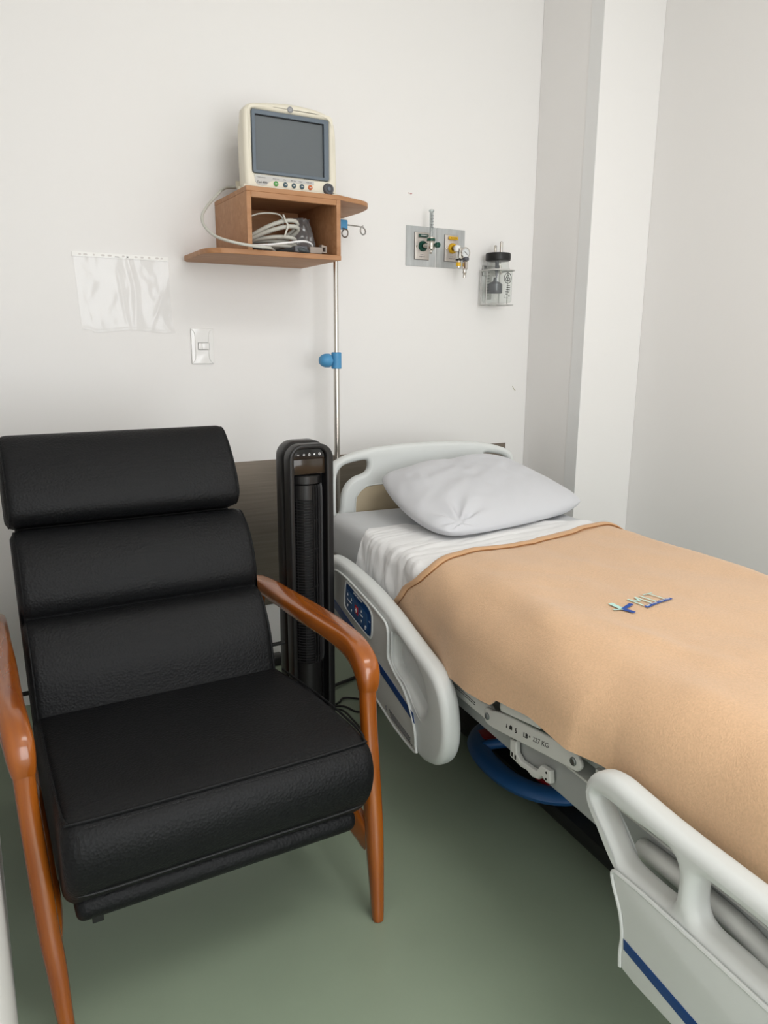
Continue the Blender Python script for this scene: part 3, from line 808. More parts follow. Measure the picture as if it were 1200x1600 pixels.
# rotating grille: an upright drum, its left face finned crosswise, its right face slatted upright
dr = fmake('grille_drum', G().lathe([(.0440, .150), (.0440, .7165), (.040, .717)], (.885, -.400, 0), 'z', 48), M['blackdeep'], r)
g = G()
for i in range(59):
    z = .156 + i * .00885
    arc = [(.885 + .0485 * math.sin(a), -.400 - .0485 * math.cos(a), z) for a in [math.radians(q) for q in range(-72, 7, 6)]]
    g.tube(arc, .0012, 4, side=(0, 0, 1), rb=.0032)
for q in (-50, -25):
    a = math.radians(q)
    g.tube([(.885 + .0500 * math.sin(a), -.400 - .0500 * math.cos(a), .152), (.885 + .0500 * math.sin(a), -.400 - .0500 * math.cos(a), .676)], .0009, 5)
fmake('cross_fins', g, M['finpl'], dr)
arc = [(.885 + .0495 * math.sin(a), -.400 - .0495 * math.cos(a)) for a in [math.radians(q) for q in range(-75, 9, 6)]]
V = [(x, y, .674) for x, y in arc] + [(x, y, .7165) for x, y in arc]; n_ = len(arc)
fmake('grille_header', G().add(V, [(i, i + 1, n_ + i + 1, n_ + i) for i in range(n_ - 1)]), M['blackpl'], dr)
g = G()
for q in (7, 19, 31, 43, 55, 67):
    a = math.radians(q)
    for_ = [(.885 + .0520 * math.sin(a) * w, -.400 - .0520 * math.cos(a) * w, z) for z, w in ((.152, .97), (.17, 1), (.68, 1), (.705, .985), (.7165, .94))]
    g.tube(for_, .0034, 6, side=(math.sin(a), -math.cos(a), 0), rb=.0011)
for z in (.17, .28, .40, .52, .61):
    g.tube([(.885 + .0492 * math.sin(math.radians(q)), -.400 - .0492 * math.cos(math.radians(q)), z) for q in range(6, 76, 7)], .0012, 5)
fmake('upright_slats', g, M['finpl'], dr)
fmake('lower_column', G().lathe([(.0485, -.14), (.0485, .148), (.045, .151)], (.885, -.400, 0), 'z', 40), M['blackpl'], r)
fmake('base_foot', G().lathe([(.02, -.157), (.092, -.157), (.094, -.152), (.086, -.146), (.05, -.143)], (FXC, -.385, 0), 'z', 40), M['blackpl'], r)

# cords on the floor between fan and bed
thing('fan_power_cord', G().tube(cr([(.79, -.55, .012), (.88, -.42, .012), (.99, -.366, .012), (1.06, -.339, .008), (1.125, -.313, .008), (1.2, -.22, .008), (1.22, -.09, .008)], 6), .0055, 10), M['cord'], (1.05, -.33, 0),
      'thick straight black cable on the floor running from the fan under the bed head', 'cable', 'black cords on the floor')
thing('looped_black_cord', G().tube(cr([(.80, -.54, .005), (.89, -.50, .006), (.959, -.468, .005), (.987, -.447, .005), (1.01, -.455, .005), (1.045, -.495, .005), (1.05, -.55, .005), (1.02, -.57, .005), (.998, -.558, .005), (.982, -.542, .005), (.969, -.501, .005), (.935, -.478, .005), (.88, -.49, .009), (.82, -.53, .005)], 7), .0032, 8), M['cord'], (1.0, -.5, 0),
      'thin black cord looping on the floor beside the right front leg of the armchair', 'cable', 'black cords on the floor')
thing('slack_black_cord', G().tube(cr([(.905, -.480, .0035), (.945, -.505, .0035), (.955, -.53, .0035), (.954, -.57, .0035), (.945, -.66, .0035), (.90, -.78, .0035), (.80, -.84, .0035)], 6), .003, 8), M['cord'], (.95, -.55, 0),
      'thin black cord on the floor curving away under the armchair', 'cable', 'black cords on the floor')
r = root('power_adapter', (.905, -.075, 0), 'small black power adapter on the floor against the back wall behind the fan', 'power adapter')
make('body', G().box(.868, .925, -.105, -.06, .002, .038, .008, 3), M['blackpl'], r)
make('cable', G().tube(cr([(.925, -.08, .02), (.95, -.07, .03), (.97, -.06, .012), (1.0, -.1, .005), (1.0, -.3, .005)], 5), .003, 8), M['cord'], r)

# ================================================================== ARMCHAIR
r = root('recliner_armchair', (.335, -.95, 0), 'black leather recliner armchair with orange-brown wooden arms and legs', 'armchair')
O = Vector((-.905, .395)); D = Vector((.49, .872)); K = Vector((.872, -.49))
def bp(t, k): q = O + D * t + K * k; return (q.x, q.y)
prof = cr([bp(-.10, .05), bp(-.06, .012), bp(0, -.006), bp(.06, -.022), bp(.11, -.024), bp(.160, -.016), bp(.184, .004), bp(.194, .018), bp(.203, .004), bp(.228, -.014), bp(.285, -.024), bp(.335, -.018), bp(.375, .000), bp(.392, .020), bp(.400, .055), bp(.385, .092), bp(.2, .105), bp(0, .105), bp(-.08, .09)], 4, True)
bk = make('back_cushion', cushion(prof, .066, .590, .022), M['leather'], r, angle=50)
prof2 = cr([bp(.404, .03), bp(.397, .005), bp(.409, -.026), bp(.445, -.040), bp(.50, -.040), bp(.560, -.028), bp(.600, -.008), bp(.616, .022), bp(.615, .060), bp(.602, .090), bp(.57, .105), bp(.48, .11), bp(.425, .10), bp(.410, .07)], 4, True)
hr = make('headrest', cushion(prof2, .060, .580, .022), M['leather'], r, angle=50)
make('back_gap_filler', G().tube([(.325, *bp(-.02, .085)), (.325, *bp(.55, .085))], .246, 28, side=(1, 0, 0), rb=.024, power=8), M['dark'], r, angle=50)  # dark filler added so the gap between headrest and back stays dark
# piping along the cushions' end seams
def end_seam(prof, x, e, rr=.0022):
    P = [Vector(p) for p in prof]; m = len(P)
    ar = sum(P[i].x * P[(i + 1) % m].y - P[(i + 1) % m].x * P[i].y for i in range(m)); out = []
    for i in range(m):
        t = (P[(i + 1) % m] - P[i - 1]).normalized(); nn = Vector((-t.y, t.x)) if ar > 0 else Vector((t.y, -t.x))
        q = P[i] + nn * (e * .22); out.append((x, q.x, q.y))
    return G().tube(out, rr, 6, closed=True)
for x in (.066 + .008, .590 - .008): make('piping', end_seam(prof, x, .022), M['leather'], bk)
for x in (.060 + .008, .580 - .008): make('piping', end_seam(prof2, x, .022), M['leather'], hr)
sp = cr([(-.86, .345), (-.865, .372), (-.93, .387), (-1.05, .405), (-1.18, .418), (-1.29, .424), (-1.345, .420), (-1.375, .404), (-1.388, .375), (-1.388, .345), (-1.378, .312), (-1.360, .285), (-1.338, .262), (-1.30, .235), (-1.24, .222), (-1.05, .225), (-.90, .24), (-.865, .28)], 4, True)
st = make('seat_cushion', cushion(sp, .064, .598, .024), M['leather'], r, angle=50)
g = G()
g.tube(cr([(.074, -.95, .395), (.070, -1.15, .414), (.070, -1.30, .4215), (.075, -1.352, .4175), (.10, -1.3625, .4165), (.33, -1.3650, .4165), (.56, -1.3625, .4165), (.587, -1.352, .4175), (.592, -1.30, .4215), (.592, -1.15, .414), (.588, -.95, .395)], 6), .0026, 7)
make('top_piping', g, M['leather'], st)
g = G()
for i in range(74):
    x = .10 + i * .0063; g.tube([(x, -1.3715, .4105), (x + .0038, -1.3715, .4105)], .0006, 4)
make('stitching', g, M['thread'], st, smooth=False)
make('lower_seam', G().tube(cr([(.082, -1.345, .293), (.10, -1.3665, .2915), (.33, -1.3670, .2915), (.56, -1.3665, .2915), (.582, -1.345, .293)], 5), .0018, 6), M['thread'], st)
make('corner_seam', G().tube([(.088, -1.379, .405), (.088, -1.388, .375), (.088, -1.383, .345), (.088, -1.374, .312), (.088, -1.364, .292)], .0014, 6), M['seam'], st)
make('seat_base', cushion(cr([(-.88, .22), (-.86, .25), (-1.1, .26), (-1.30, .26), (-1.335, .245), (-1.330, .220), (-1.29, .207), (-1.1, .207), (-.92, .207)], 4, True), .080, .582, .014), M['leather'], r)
make('recline_rod', G().cyl((.020, -.78, .385), (.66, -.78, .385), .005, 10), M['dark'], r)
def chair_side(sgn):
    # sgn=+1 right, -1 left; mirrored about x = .340
    X = lambda x: .340 + sgn * (x - .340)
    arm = [(X(.655), -.575, .494, .012, .010), (X(.657), -.60, .497, .020, .017), (X(.660), -.68, .501, .025, .021), (X(.664), -.80, .505, .029, .020), (X(.666), -.93, .511, .032, .020), (X(.665), -1.05, .518, .030, .020),
           (X(.661), -1.14, .521, .026, .022), (X(.657), -1.195, .517, .024, .025), (X(.6535), -1.232, .503, .0235, .026), (X(.652), -1.246, .482, .0220, .0220), (X(.651), -1.248, .458, .0185, .0170)]
    a = cr(arm, 6)
    am = make('armrest', G().tube([p[:3] for p in a], [p[3] for p in a], 24, side=(1, 0, 0), rb=[p[4] for p in a], power=3.2), M['chairwood'], r, angle=60)
    leg = [(X(.651), -1.247, .462, .0170, .0150), (X(.6500), -1.253, .40, .0165, .0155), (X(.646), -1.270, .31, .0170, .0180), (X(.641), -1.292, .20, .0170, .0205), (X(.636), -1.308, .135, .0160, .0190), (X(.632), -1.323, .06, .0135, .0145), (X(.628), -1.335, .004, .0110, .0120), (X(.628), -1.336, .001, .008, .009)]
    a = cr(leg, 5)
    make('front_leg', G().tube([p[:3] for p in a], [p[3] for p in a], 20, side=(1, 0, 0), rb=[p[4] for p in a], power=2.6), M['chairwood'], r, angle=60)
    leg = [(X(.652), -.63, .490, .016, .018), (X(.648), -.615, .40, .016, .021), (X(.643), -.600, .25, .0165, .024), (X(.636), -.57, .10, .015, .019), (X(.630), -.545, .001, .010, .011)]
    a = cr(leg, 5)
    make('rear_leg', G().tube([p[:3] for p in a], [p[3] for p in a], 16, side=(1, 0, 0), rb=[p[4] for p in a], power=2.6), M['chairwood'], r, angle=60)
    rail = [(X(.634), -1.290, .135, .008, .022), (X(.633), -1.278, .145, .010, .032), (X(.628), -1.25, .166, .012, .036), (X(.624), -1.19, .180, .012, .036), (X(.622), -1.0, .19, .012, .034), (X(.622), -.8, .195, .012, .034), (X(.627), -.61, .20, .012, .036)]
    a = cr(rail, 4)
    make('side_rail', G().tube([p[:3] for p in a], [p[3] for p in a], 16, side=(1, 0, 0), rb=[p[4] for p in a], power=3.5), M['chairwood'], r, angle=50)
    make('foot_pad', G().cyl((X(.628), -1.336, .0), (X(.628), -1.336, .003), .010, 14), M['dark'], r)
chair_side(1); chair_side(-1)
for ya in (-1.21, -.72): make('under_bar', G().box(.07, .61, ya, ya + .03, .188, .206, .003), M['dark'], r)
make('fabric_tag', G().box(.104, .122, -1.315, -1.310, .196, .212, .001), M['dark'], r)

# ================================================================== HOSPITAL BED
r = root('hospital_bed', (0, 0, 0), 'grey hospital bed with blue-striped side rails and handled headboard', 'hospital bed', rotz='BED')
bed = r
RV = lambda u0: (lambda v, z, t: (u0 + t, v, z))
# --- headboard
CU = .455
half = [(.108, .50), (.1055, .62), (.1055, .70), (.108, .735), (.120, .757), (.150, .772), (.19, .784), (.254, .796), (.345, .803)]
full = half + [(CU, .805)] + [(2 * CU - x, z) for x, z in reversed(half)]
ol = cr([(.139, .59), (.146, .648), (.164, .683), (.192, .703), (.222, .712), (.236, .728), (.236, .750), (.222, .757), (.165, .748), (.141, .735), (.128, .712), (.125, .66), (.125, .59)], 3, True)
orr = [(2 * CU - x, z) for x, z in reversed(ol)]
HV = lambda v0: (lambda x, z, t: (x, v0 - t, z))
hb = make('headboard', G().plate(cr(full, 3)[:] if False else full, 0, .034, .0145, [ol, orr], HV(-1.205), 5), M['bedgrey'], r)
inl = [(.188, .52), (.188, .62), (.198, .648), (.220, .667), (.255, .675), (CU, .680)]
inl = inl + [(2 * CU - x, z) for x, z in reversed(inl[:-1])]
il = make('headboard_inlay', G().plate(inl, 0, .004, .001, (), HV(-1.2025)), M['beige'], hb)
label(il, 'beige inlay')
make('inlay_rim', G().tube([(x, -1.2025, z) for x, z in cr(inl, 3)], .0022, 6), M['bedgrey'], hb)
# --- siderails
HR = [(-.985, .33), (-.995, .42), (-.985, .495), (-.962, .522), (-.92, .531), (-.85, .533), (-.767, .530), (-.66, .521), (-.535, .500), (-.45, .478), (-.379, .460), (-.320, .446), (-.282, .430), (-.252, .402), (-.236, .365), (-.229, .325), (-.231, .288), (-.244, .255), (-.272, .226), (-.314, .209), (-.345, .206), (-.461, .212), (-.574, .236), (-.713, .263), (-.80, .281), (-.95, .300)]
rec = [(-.496, .450), (-.455, .448), (-.405, .434), (-.365, .418), (-.335, .392), (-.321, .358), (-.324, .333), (-.345, .322), (-.375, .336), (-.426, .360), (-.470, .369), (-.492, .382), (-.497, .41)]
r1 = make('head_side_rail', G().plate(cr(HR, 3, True), 0, .046, .017, [cr(rec, 3, True)], RV(0), 6), M['bedgrey'], r, angle=60)
hole = cr([(-.440, .432), (-.40, .436), (-.365, .415), (-.352, .395), (-.372, .398), (-.405, .410), (-.435, .416)], 3, True)
make('grip_recess', G().plate([(-.51, .46), (-.40, .445), (-.33, .41), (-.31, .36), (-.315, .32), (-.36, .315), (-.44, .35), (-.50, .36)], 0, .008, .001, [hole], RV(.028)), M['bedgrey'], r1)
cov = [(-.893, .302), (-.896, .42), (-.889, .488), (-.872, .505), (-.80, .508), (-.735, .502), (-.623, .489), (-.535, .474), (-.514, .460), (-.510, .43), (-.511, .395), (-.498, .378), (-.465, .361), (-.426, .347), (-.397, .325), (-.374, .298), (-.358, .265), (-.354, .235), (-.356, .217), (-.461, .223), (-.574, .246), (-.713, .273), (-.80, .290), (-.87, .298)]
cvp = make('rail_cover', G().plate(cov, 0, .006, .002, (), RV(-.005)), M['bedpanel'], r1)
ins_ = cov[3:19]
make('cover_bead', G().tube([(-.005, v, z) for v, z in cr(cov, 3, True)], .0032, 8, closed=True), M['bedgrey'], r1)
make('recess_bead', G().tube([(.002, v, z) for v, z in cr([(-.503, .455), (-.503, .40), (-.495, .376), (-.465, .362), (-.422, .350), (-.385, .325), (-.352, .305), (-.338, .302)], 5)], .0028, 8), M['bedgrey'], r1)
s1 = make('blue_stripe', G().plate([(-.892, .418), (-.892, .392), (-.528, .3235), (-.359, .2865), (-.366, .308), (-.497, .338)], 0, .0012, .0003, (), RV(-.0062)), M['navy'], r1); label(s1, 'dark blue diagonal stripe')
kp = [(-.787, .494), (-.772, .498), (-.70, .487), (-.640, .479), (-.612, .468), (-.605, .455), (-.606, .415), (-.614, .400), (-.630, .3965), (-.724, .410), (-.783, .4195), (-.795, .428), (-.795, .45)]
make('keypad_rim', G().tube([(-.0058, v, z) for v, z in cr(kp, 3, True)], .0028, 8, closed=True), M['bedgrey'], r1)
kd = make('keypad', G().plate([(-.7 + (v + .7) * .97, .447 + (z - .447) * .95) for v, z in kp], 0, .0022, .0008, (), RV(-.0072)), M['panelblue'], r1)
label(kd, 'blue membrane keypad')
def kpt(a, b):          # a 0..1 towards the foot, b 0..1 upwards, following the keypad's slant
    return (-.787 + a * .178, .4225 - .020 * a + b * (.066 + .0 * a) + 0.0)
def kquad(a0, a1, b0, b1): return [kpt(a0, b0), kpt(a1, b0), kpt(a1, b1), kpt(a0, b1)]
for a0, a1, b0, b1 in ((.03, .34, .02, .88), (.36, .53, .02, .80), (.55, .71, .04, .78), (.73, .86, .10, .74)):
    make('key_field', G().plate(kquad(a0, a1, b0, b1), 0, .0006, .0001, (), RV(-.0076)), M['keyblue'], kd)
def sym(g, a, b, kind, s=1.):
    v, z = kpt(a, b); e = .0045 * s; x0 = -.0082
    if kind == 'up': pts = [(v - e, z - e), (v + e, z - e), (v, z + e)]
    elif kind == 'dn': pts = [(v - e, z + e), (v, z - e), (v + e, z + e)]
    elif kind == 'sq': pts = [(v - e, z - e), (v + e, z - e), (v + e, z + e), (v - e, z + e)]
    g.plate(pts, 0, .0005, .0001, (), RV(x0))
g = G()
for a, b in ((.10, .72), (.25, .66), (.64, .62)): sym(g, a, b, 'up', .8)
for a, b in ((.10, .22), (.25, .17), (.64, .20)): sym(g, a, b, 'dn', .8)
MV = lambda v0, z0, sl: (lambda x, y, t: (-.0078 - t, v0 + x, z0 + y + sl * x))
text_geo(g, 'Fowler', MV(-.772, .4505, -.12), .032, .0055, .0004)
text_geo(g, 'Height', MV(-.683, .4375, -.12), .020, .0050, .0004)
text_geo(g, 'stryker', MV(-.727, .4800, -.14), .060, .0085, .0004, .02)
v, z = kpt(.80, .14); g.tube([(-.0082, v + .004 * math.cos(q), z + .005 * math.sin(q)) for q in [k * .5 for k in range(11)]], .0007, 5)
text_geo(g, 'lock', MV(-.622, .440, -.12), .008, .002, .0004)
make('keypad_symbols', g, M['white'], kd, smooth=False)
v, z = kpt(.445, .42)
rk = make('call_key', G().plate([(v - .011, z - .009), (v + .011, z - .012), (v + .011, z + .011), (v - .011, z + .014)], 0, .0012, .0003, (), RV(-.0084)), M['red'], kd)
label(rk, 'red key with white cross')
make('cross', G().box(-.0090, -.0084, v - .006, v + .006, z - .0012, z + .0018).box(-.0090, -.0084, v - .0015, v + .0015, z - .006, z + .0068), M['white'], kd, smooth=False)
g = G()
def dashes(g, v0, z0, v1, z1, n, th, gap=.25, u=-.0056):
    for i in range(n):
        a = i / n; b = (i + 1 - gap) / n
        g.tube([(u, v0 + (v1 - v0) * a, z0 + (z1 - z0) * a), (u, v0 + (v1 - v0) * b, z0 + (z1 - z0) * b)], th, 4)
g.tube([(-.0058, -.522, .247), (-.0058, -.512, .247), (-.0058, -.517, .258)], .0006, 4, closed=True)
for k in range(4): dashes(g, -.500 + .004 * k, .2555 - k * .0055, -.378 + (.0 if k < 3 else .012), .2395 - k * .0045, 16 - k, .0008)
make('warning_print', g, M['knob'], r1, smooth=False)

NR = [(.86, .500), (.70, .502), (.42, .501), (.32, .506), (.275, .509), (.243, .503), (.222, .488), (.211, .466), (.216, .444), (.236, .422), (.262, .399), (.283, .374), (.298, .336), (.306, .30), (.311, .265), (.318, .241), (.335, .228), (.38, .221), (.46, .222), (.65, .222), (.82, .225), (.87, .25), (.89, .35), (.885, .46)]
h1 = [(.240, .462), (.265, .467), (.31, .467), (.37, .4705), (.393, .467), (.403, .452), (.404, .425), (.402, .402), (.394, .392), (.378, .389), (.345, .388), (.308, .390), (.288, .403), (.262, .430), (.243, .449)]
h2 = [(.437, .455), (.447, .466), (.49, .4685), (.62, .469), (.78, .469), (.83, .46), (.838, .43), (.83, .402), (.78, .394), (.62, .393), (.488, .394), (.450, .396), (.438, .409), (.435, .43)]
r2 = make('foot_side_rail', G().plate(cr(NR, 3, True), 0, .044, .0165, [cr(h1, 3, True), cr(h2, 3, True)], RV(0), 6), M['bedgrey'], r, angle=60)
cov2 = [(.297, .3735), (.32, .3775), (.369, .3800), (.433, .3800), (.60, .380), (.845, .380), (.85, .24), (.60, .232), (.36, .232), (.331, .2355), (.328, .26), (.329, .288), (.323, .32), (.308, .345)]
c2 = make('rail_cover', G().plate(cov2, 0, .006, .002, (), RV(-.005)), M['bedgrey'], r2)
make('cover_bead', G().tube([(-.004, v, z) for v, z in cr([(.60, .3815), (.433, .3815), (.369, .3815), (.32, .379), (.297, .3745), (.300, .356), (.318, .322), (.326, .288), (.325, .26), (.327, .236)], 4)], .0034, 8).tube([(-.004, .60, .3815), (-.004, .85, .3815)], .0034, 8), M['bedgrey'], r2)
s2 = make('blue_stripe', G().plate([(.3305, .2865), (.3325, .2705), (.456, .2565), (.70, .240), (.84, .240), (.60, .2625), (.473, .2735)], 0, .0012, .0003, (), RV(-.0062)), M['navy'], r2); label(s2, 'blue diagonal stripe')
make('round_cap', G().lathe([(.011, 0), (.011, -.003), (.009, -.004)], (-.005, .495, .262), 'x', 24), M['bedgrey'], r2)
# rail swing arms
make('rail_arm', G().box(.046, .10, -.62, -.56, .26, .36, .01, 3), M['bedwhite'], r1)
make('rail_arm', G().box(.046, .10, .50, .58, .26, .36, .01, 3), M['bedwhite'], r2)
# --- deck and frame
make('deck', G().box(.085, .82, -1.19, .86, .432, .452, .004), M['bedmetal'], r)
make('side_beam', G().plate([(-1.15, .330), (.88, .330), (.88, .395), (-1.15, .395)], .085, .125, .006, (), lambda v, z, t: (t, v, z)), M['bedmetal'], r)
make('side_beam', G().plate([(-1.15, .330), (.88, .330), (.88, .395), (-1.15, .395)], .78, .82, .006, (), lambda v, z, t: (t, v, z)), M['bedmetal'], r)
make('beam_flange', G().box(.084, .17, -.1, .88, .395, .400, .001).box(.128, .16, -1.1, .88, .37, .395, .003), M['bedwhite'], r)
for v in (-1.0, -.45, .1, .7): make('cross_bar', G().box(.125, .78, v, v + .04, .345, .385, .004), M['bedmetal'], r)
UM = lambda v, z, t: (.068 + t, v, z)
lk = [(-.372, .406), (-.34, .408), (-.24, .402), (-.19, .404), (-.165, .410), (-.14, .407), (-.105, .421), (.04, .447), (.112, .455), (.132, .448), (.138, .437), (.128, .427), (.115, .4225), (.027, .406), (-.141, .375), (-.162, .372), (-.24, .372), (-.34, .371), (-.372, .374), (-.384, .39)]
l1 = [(-.384, .39), (-.372, .407), (-.34, .409), (-.24, .403), (-.195, .403), (-.165, .410), (-.148, .402), (-.148, .378), (-.165, .372), (-.24, .371), (-.34, .371), (-.372, .374)]
l2 = [(-.172, .390), (-.163, .407), (-.14, .410), (-.105, .422), (.04, .448), (.112, .4575), (.130, .451), (.138, .440), (.130, .428), (.115, .4225), (.027, .406), (-.100, .381), (-.141, .374), (-.163, .375)]
lb1 = make('head_link_bar', G().plate(l1, 0, .010, .003, (), lambda v, z, t: (.066 + t, v, z)), M['bedwhite'], r)
lb2 = make('link_bar', G().plate(cr(l2, 2, True), 0, .008, .003, (), lambda v, z, t: (.058 + t, v, z)), M['bedwhite'], r)
for (v, z, u, pr) in ((-.155, .391, .058, lb2), (.118, .440, .058, lb2), (-.369, .389, .066, lb1)):
    b_ = make('bolt', G().lathe([(.0075, 0), (.0075, -.002), (.006, -.0035), (.003, -.003)], (u, v, z), 'x', 20), M['greybolt'], pr)
g = G()
sl = .215
TM = lambda v0, z0: (lambda x, y, t: (.0578 - t, v0 + x, z0 + y + sl * x))
g.plate([(-.087, .4005), (-.083, .4010), (-.085, .4095)], 0, .0004, .0001, (), lambda v, z, t: (.0574 + t, v, z))
g.plate([(-.075, .4025), (-.066, .4045), (-.066, .4115), (-.071, .4135), (-.075, .4095)], 0, .0004, .0001, (), lambda v, z, t: (.0574 + t, v, z))
text_geo(g, '5', TM(-.056, .4045), .006, .010, .0004, .03)
text_geo(g, 'LB', TM(-.028, .4105), .014, .0095, .0004, .03)
g.box(.0574, .0578, -.010, -.007, .419, .422)
text_geo(g, '227 KG', TM(.001, .4170), .047, .0095, .0004, -.01)
for k in range(2): dashes(g, -.325, .394 - k * .005, -.215, .390 - k * .005, 17, .0008, .3, .0655)
make('print', g, M['black'], lb2, smooth=False)
# rolled section cover, clips
rl_ = make('section_cover', G().plate([(-.098, .440), (-.092, .433), (-.086, .434), (.03, .4575), (.03, .474), (-.085, .466), (-.098, .459)], 0, .03, .006, (), lambda v, z, t: (.046 + t, v, z)), M['bedwhite'], r)
c2_ = make('strap_clip', G().plate([(-.090, .372), (-.070, .376), (-.067, .352), (-.050, .344), (-.03, .347), (-.012, .349), (.000, .353), (.012, .370), (.040, .374), (.043, .350), (.030, .345), (.017, .351), (.007, .338), (-.012, .332), (-.03, .336), (-.05, .332), (-.088, .335)], 0, .012, .003, (), lambda v, z, t: (.070 + t, v, z)), M['bedwhite'], r)
for va in (-.082, -.071): make('clip_slot', G().box(.0695, .0705, va, va + .005, .339, .348), M['black'], c2_, smooth=False)
for za in (.366, .353): make('clip_screw', G().lathe([(.0022, 0), (.0022, -.001)], (.070, .031, za), 'x', 10), M['black'], c2_)
make('foot_link_bar', G().plate([(.165, .418), (.90, .418), (.90, .446), (.165, .452)], 0, .010, .003, (), lambda v, z, t: (.064 + t, v, z)), M['bedwhite'], r)
make('link_screw', G().lathe([(.0055, 0), (.0055, -.002), (.004, -.003)], (.064, .385, .436), 'x', 16), M['greybolt'], r)
make('lock_tube', G().tube(cr([(.075, .27, .372), (.074, .33, .378), (.074, .45, .378), (.078, .52, .36)], 4), .016, 14), M['bedwhite'], r)
make('lock_tube', G().tube(cr([(.075, .56, .340), (.074, .60, .368), (.074, .70, .375), (.078, .80, .37)], 4), .016, 14), M['bedwhite'], r)
# lower frame, lifts, casters
make('base_frame', G().box(.40, .46, -1.0, .80, .13, .19, .01).box(.52, .58, -1.0, .80, .13, .19, .01).box(.38, .60, -.85, -.77, .132, .188, .01).box(.38, .60, .60, .68, .132, .188, .01), M['bedmetal'], r)
make('underbed_shade_plate', G().box(.30, .74, -.90, .70, .035, .075, .01, 2), M['dark'], r)  # dark plate added to stand in for the shade under the bed
make('base_shade_cover', G().box(.42, .60, -.78, .62, .12, .20, .02, 3), M['dark'], r)  # dark box added to deepen the shade below the deck
for v0, v1 in ((-.62, -.30), (.12, .45)):
    for u in (.44, .62):
        make('lift_arm', G().tube([(u, v0, .17), (u, v1, .36)], .022, 12), M['bedmetal'], r)
def caster(u, v):
    w = make('caster', G().lathe([(.055, -.022), (.0615, -.016), (.0615, .016), (.055, .022)], (u, v, .062), 'x', 32), M['dark'], r)
    make('wheel_disc', G().lathe([(.045, -.026), (.048, -.022), (.03, -.0215)], (u, v, .062), 'x', 28).lathe([(.045, .026), (.048, .022), (.03, .0215)], (u, v, .062), 'x', 28), M['labelgrey'], w)
    make('fork', G().box(u - .034, u - .028, v - .02, v + .02, .05, .135, .003).box(u + .028, u + .034, v - .02, v + .02, .05, .135, .003).box(u - .034, u + .034, v - .025, v + .025, .125, .138, .004), M['bedwhite'], w)
    make('brake_lever', G().box(u - .045, u - .033, v - .05, v + .05, .085, .105, .004), M['pedal'], w)
for u, v in ((.17, -1.02), (.73, -1.02), (.17, .80), (.73, .80)): caster(u, v)
make('base_end', G().box(.14, .76, -1.05, -.97, .138, .185, .012, 3), M['bedwhite'], r)
make('base_end', G().box(.14, .76, .76, .84, .138, .185, .012, 3), M['bedwhite'], r)
# blue brake ring with red segments
cu_, cv_ = .378, -.385
ringo = []
for k in range(48):
    a = 2 * PI * k / 48
    ringo.append((cu_ + .150 * math.copysign(abs(math.cos(a)) ** .85, math.cos(a)), cv_ + .180 * math.copysign(abs(math.sin(a)) ** .85, math.sin(a)), .105))
br = make('brake_ring', G().tube(ringo, .0185, 12, closed=True, side=(0, 0, 1), rb=.029), M['pedal'], r)
label(br, 'blue oval brake ring')
make('ring_spoke', G().tube(cr([(.245, -.478, .108), (.275, -.462, .118), (.32, -.448, .120), (.38, -.445, .118)], 4), .013, 10, side=(0, 0, 1), rb=.013), M['pedal'], br)
rs = make('red_pedal_segment', G().plate([(.268, -.53), (.40, -.545), (.40, -.462), (.29, -.468), (.262, -.49)], 0, .012, .003, (), lambda u, v, t: (u, v, .112 + t)), M['redpl'], br)
make('red_pedal_segment', G().plate([(.285, -.290), (.36, -.275), (.36, -.235), (.29, -.245)], 0, .012, .003, (), lambda u, v, t: (u, v, .112 + t)), M['redpl'], br)
make('ring_support', G().box(.36, .44, -.42, -.36, .11, .14, .005), M['dark'], br)
# footboard beyond the frame
fb = [(.12, .45), (.12, .66), (.16, .70), (CU, .715), (2 * CU - .16, .70), (2 * CU - .12, .66), (2 * CU - .12, .45)]
make('footboard', G().plate(fb, 0, .03, .012, (), lambda x, z, t: (x, .87 + t, z), 4), M['bedgrey'], r)
make('pole_socket', G().lathe([(.017, .42), (.017, .575), (.014, .578)], (.135, -1.3, 0), 'z', 18) if False else G().box(.10, .20, -1.24, -1.19, .40, .44, .006), M['bedmetal'], r)

# ================================================================== BEDDING
UL, UR, ZT, RR = .086, .808, .599, .036
V0, V1 = -1.192, .85
g = G().box(UL, UR, V0, V1, .455, ZT, .040, 6)
ob = thing('mattress', g, M['mattress'], ((UL + UR) / 2, (V0 + V1) / 2, .455), 'pale grey covered mattress on the hospital bed', 'mattress', bed=True, angle=60)

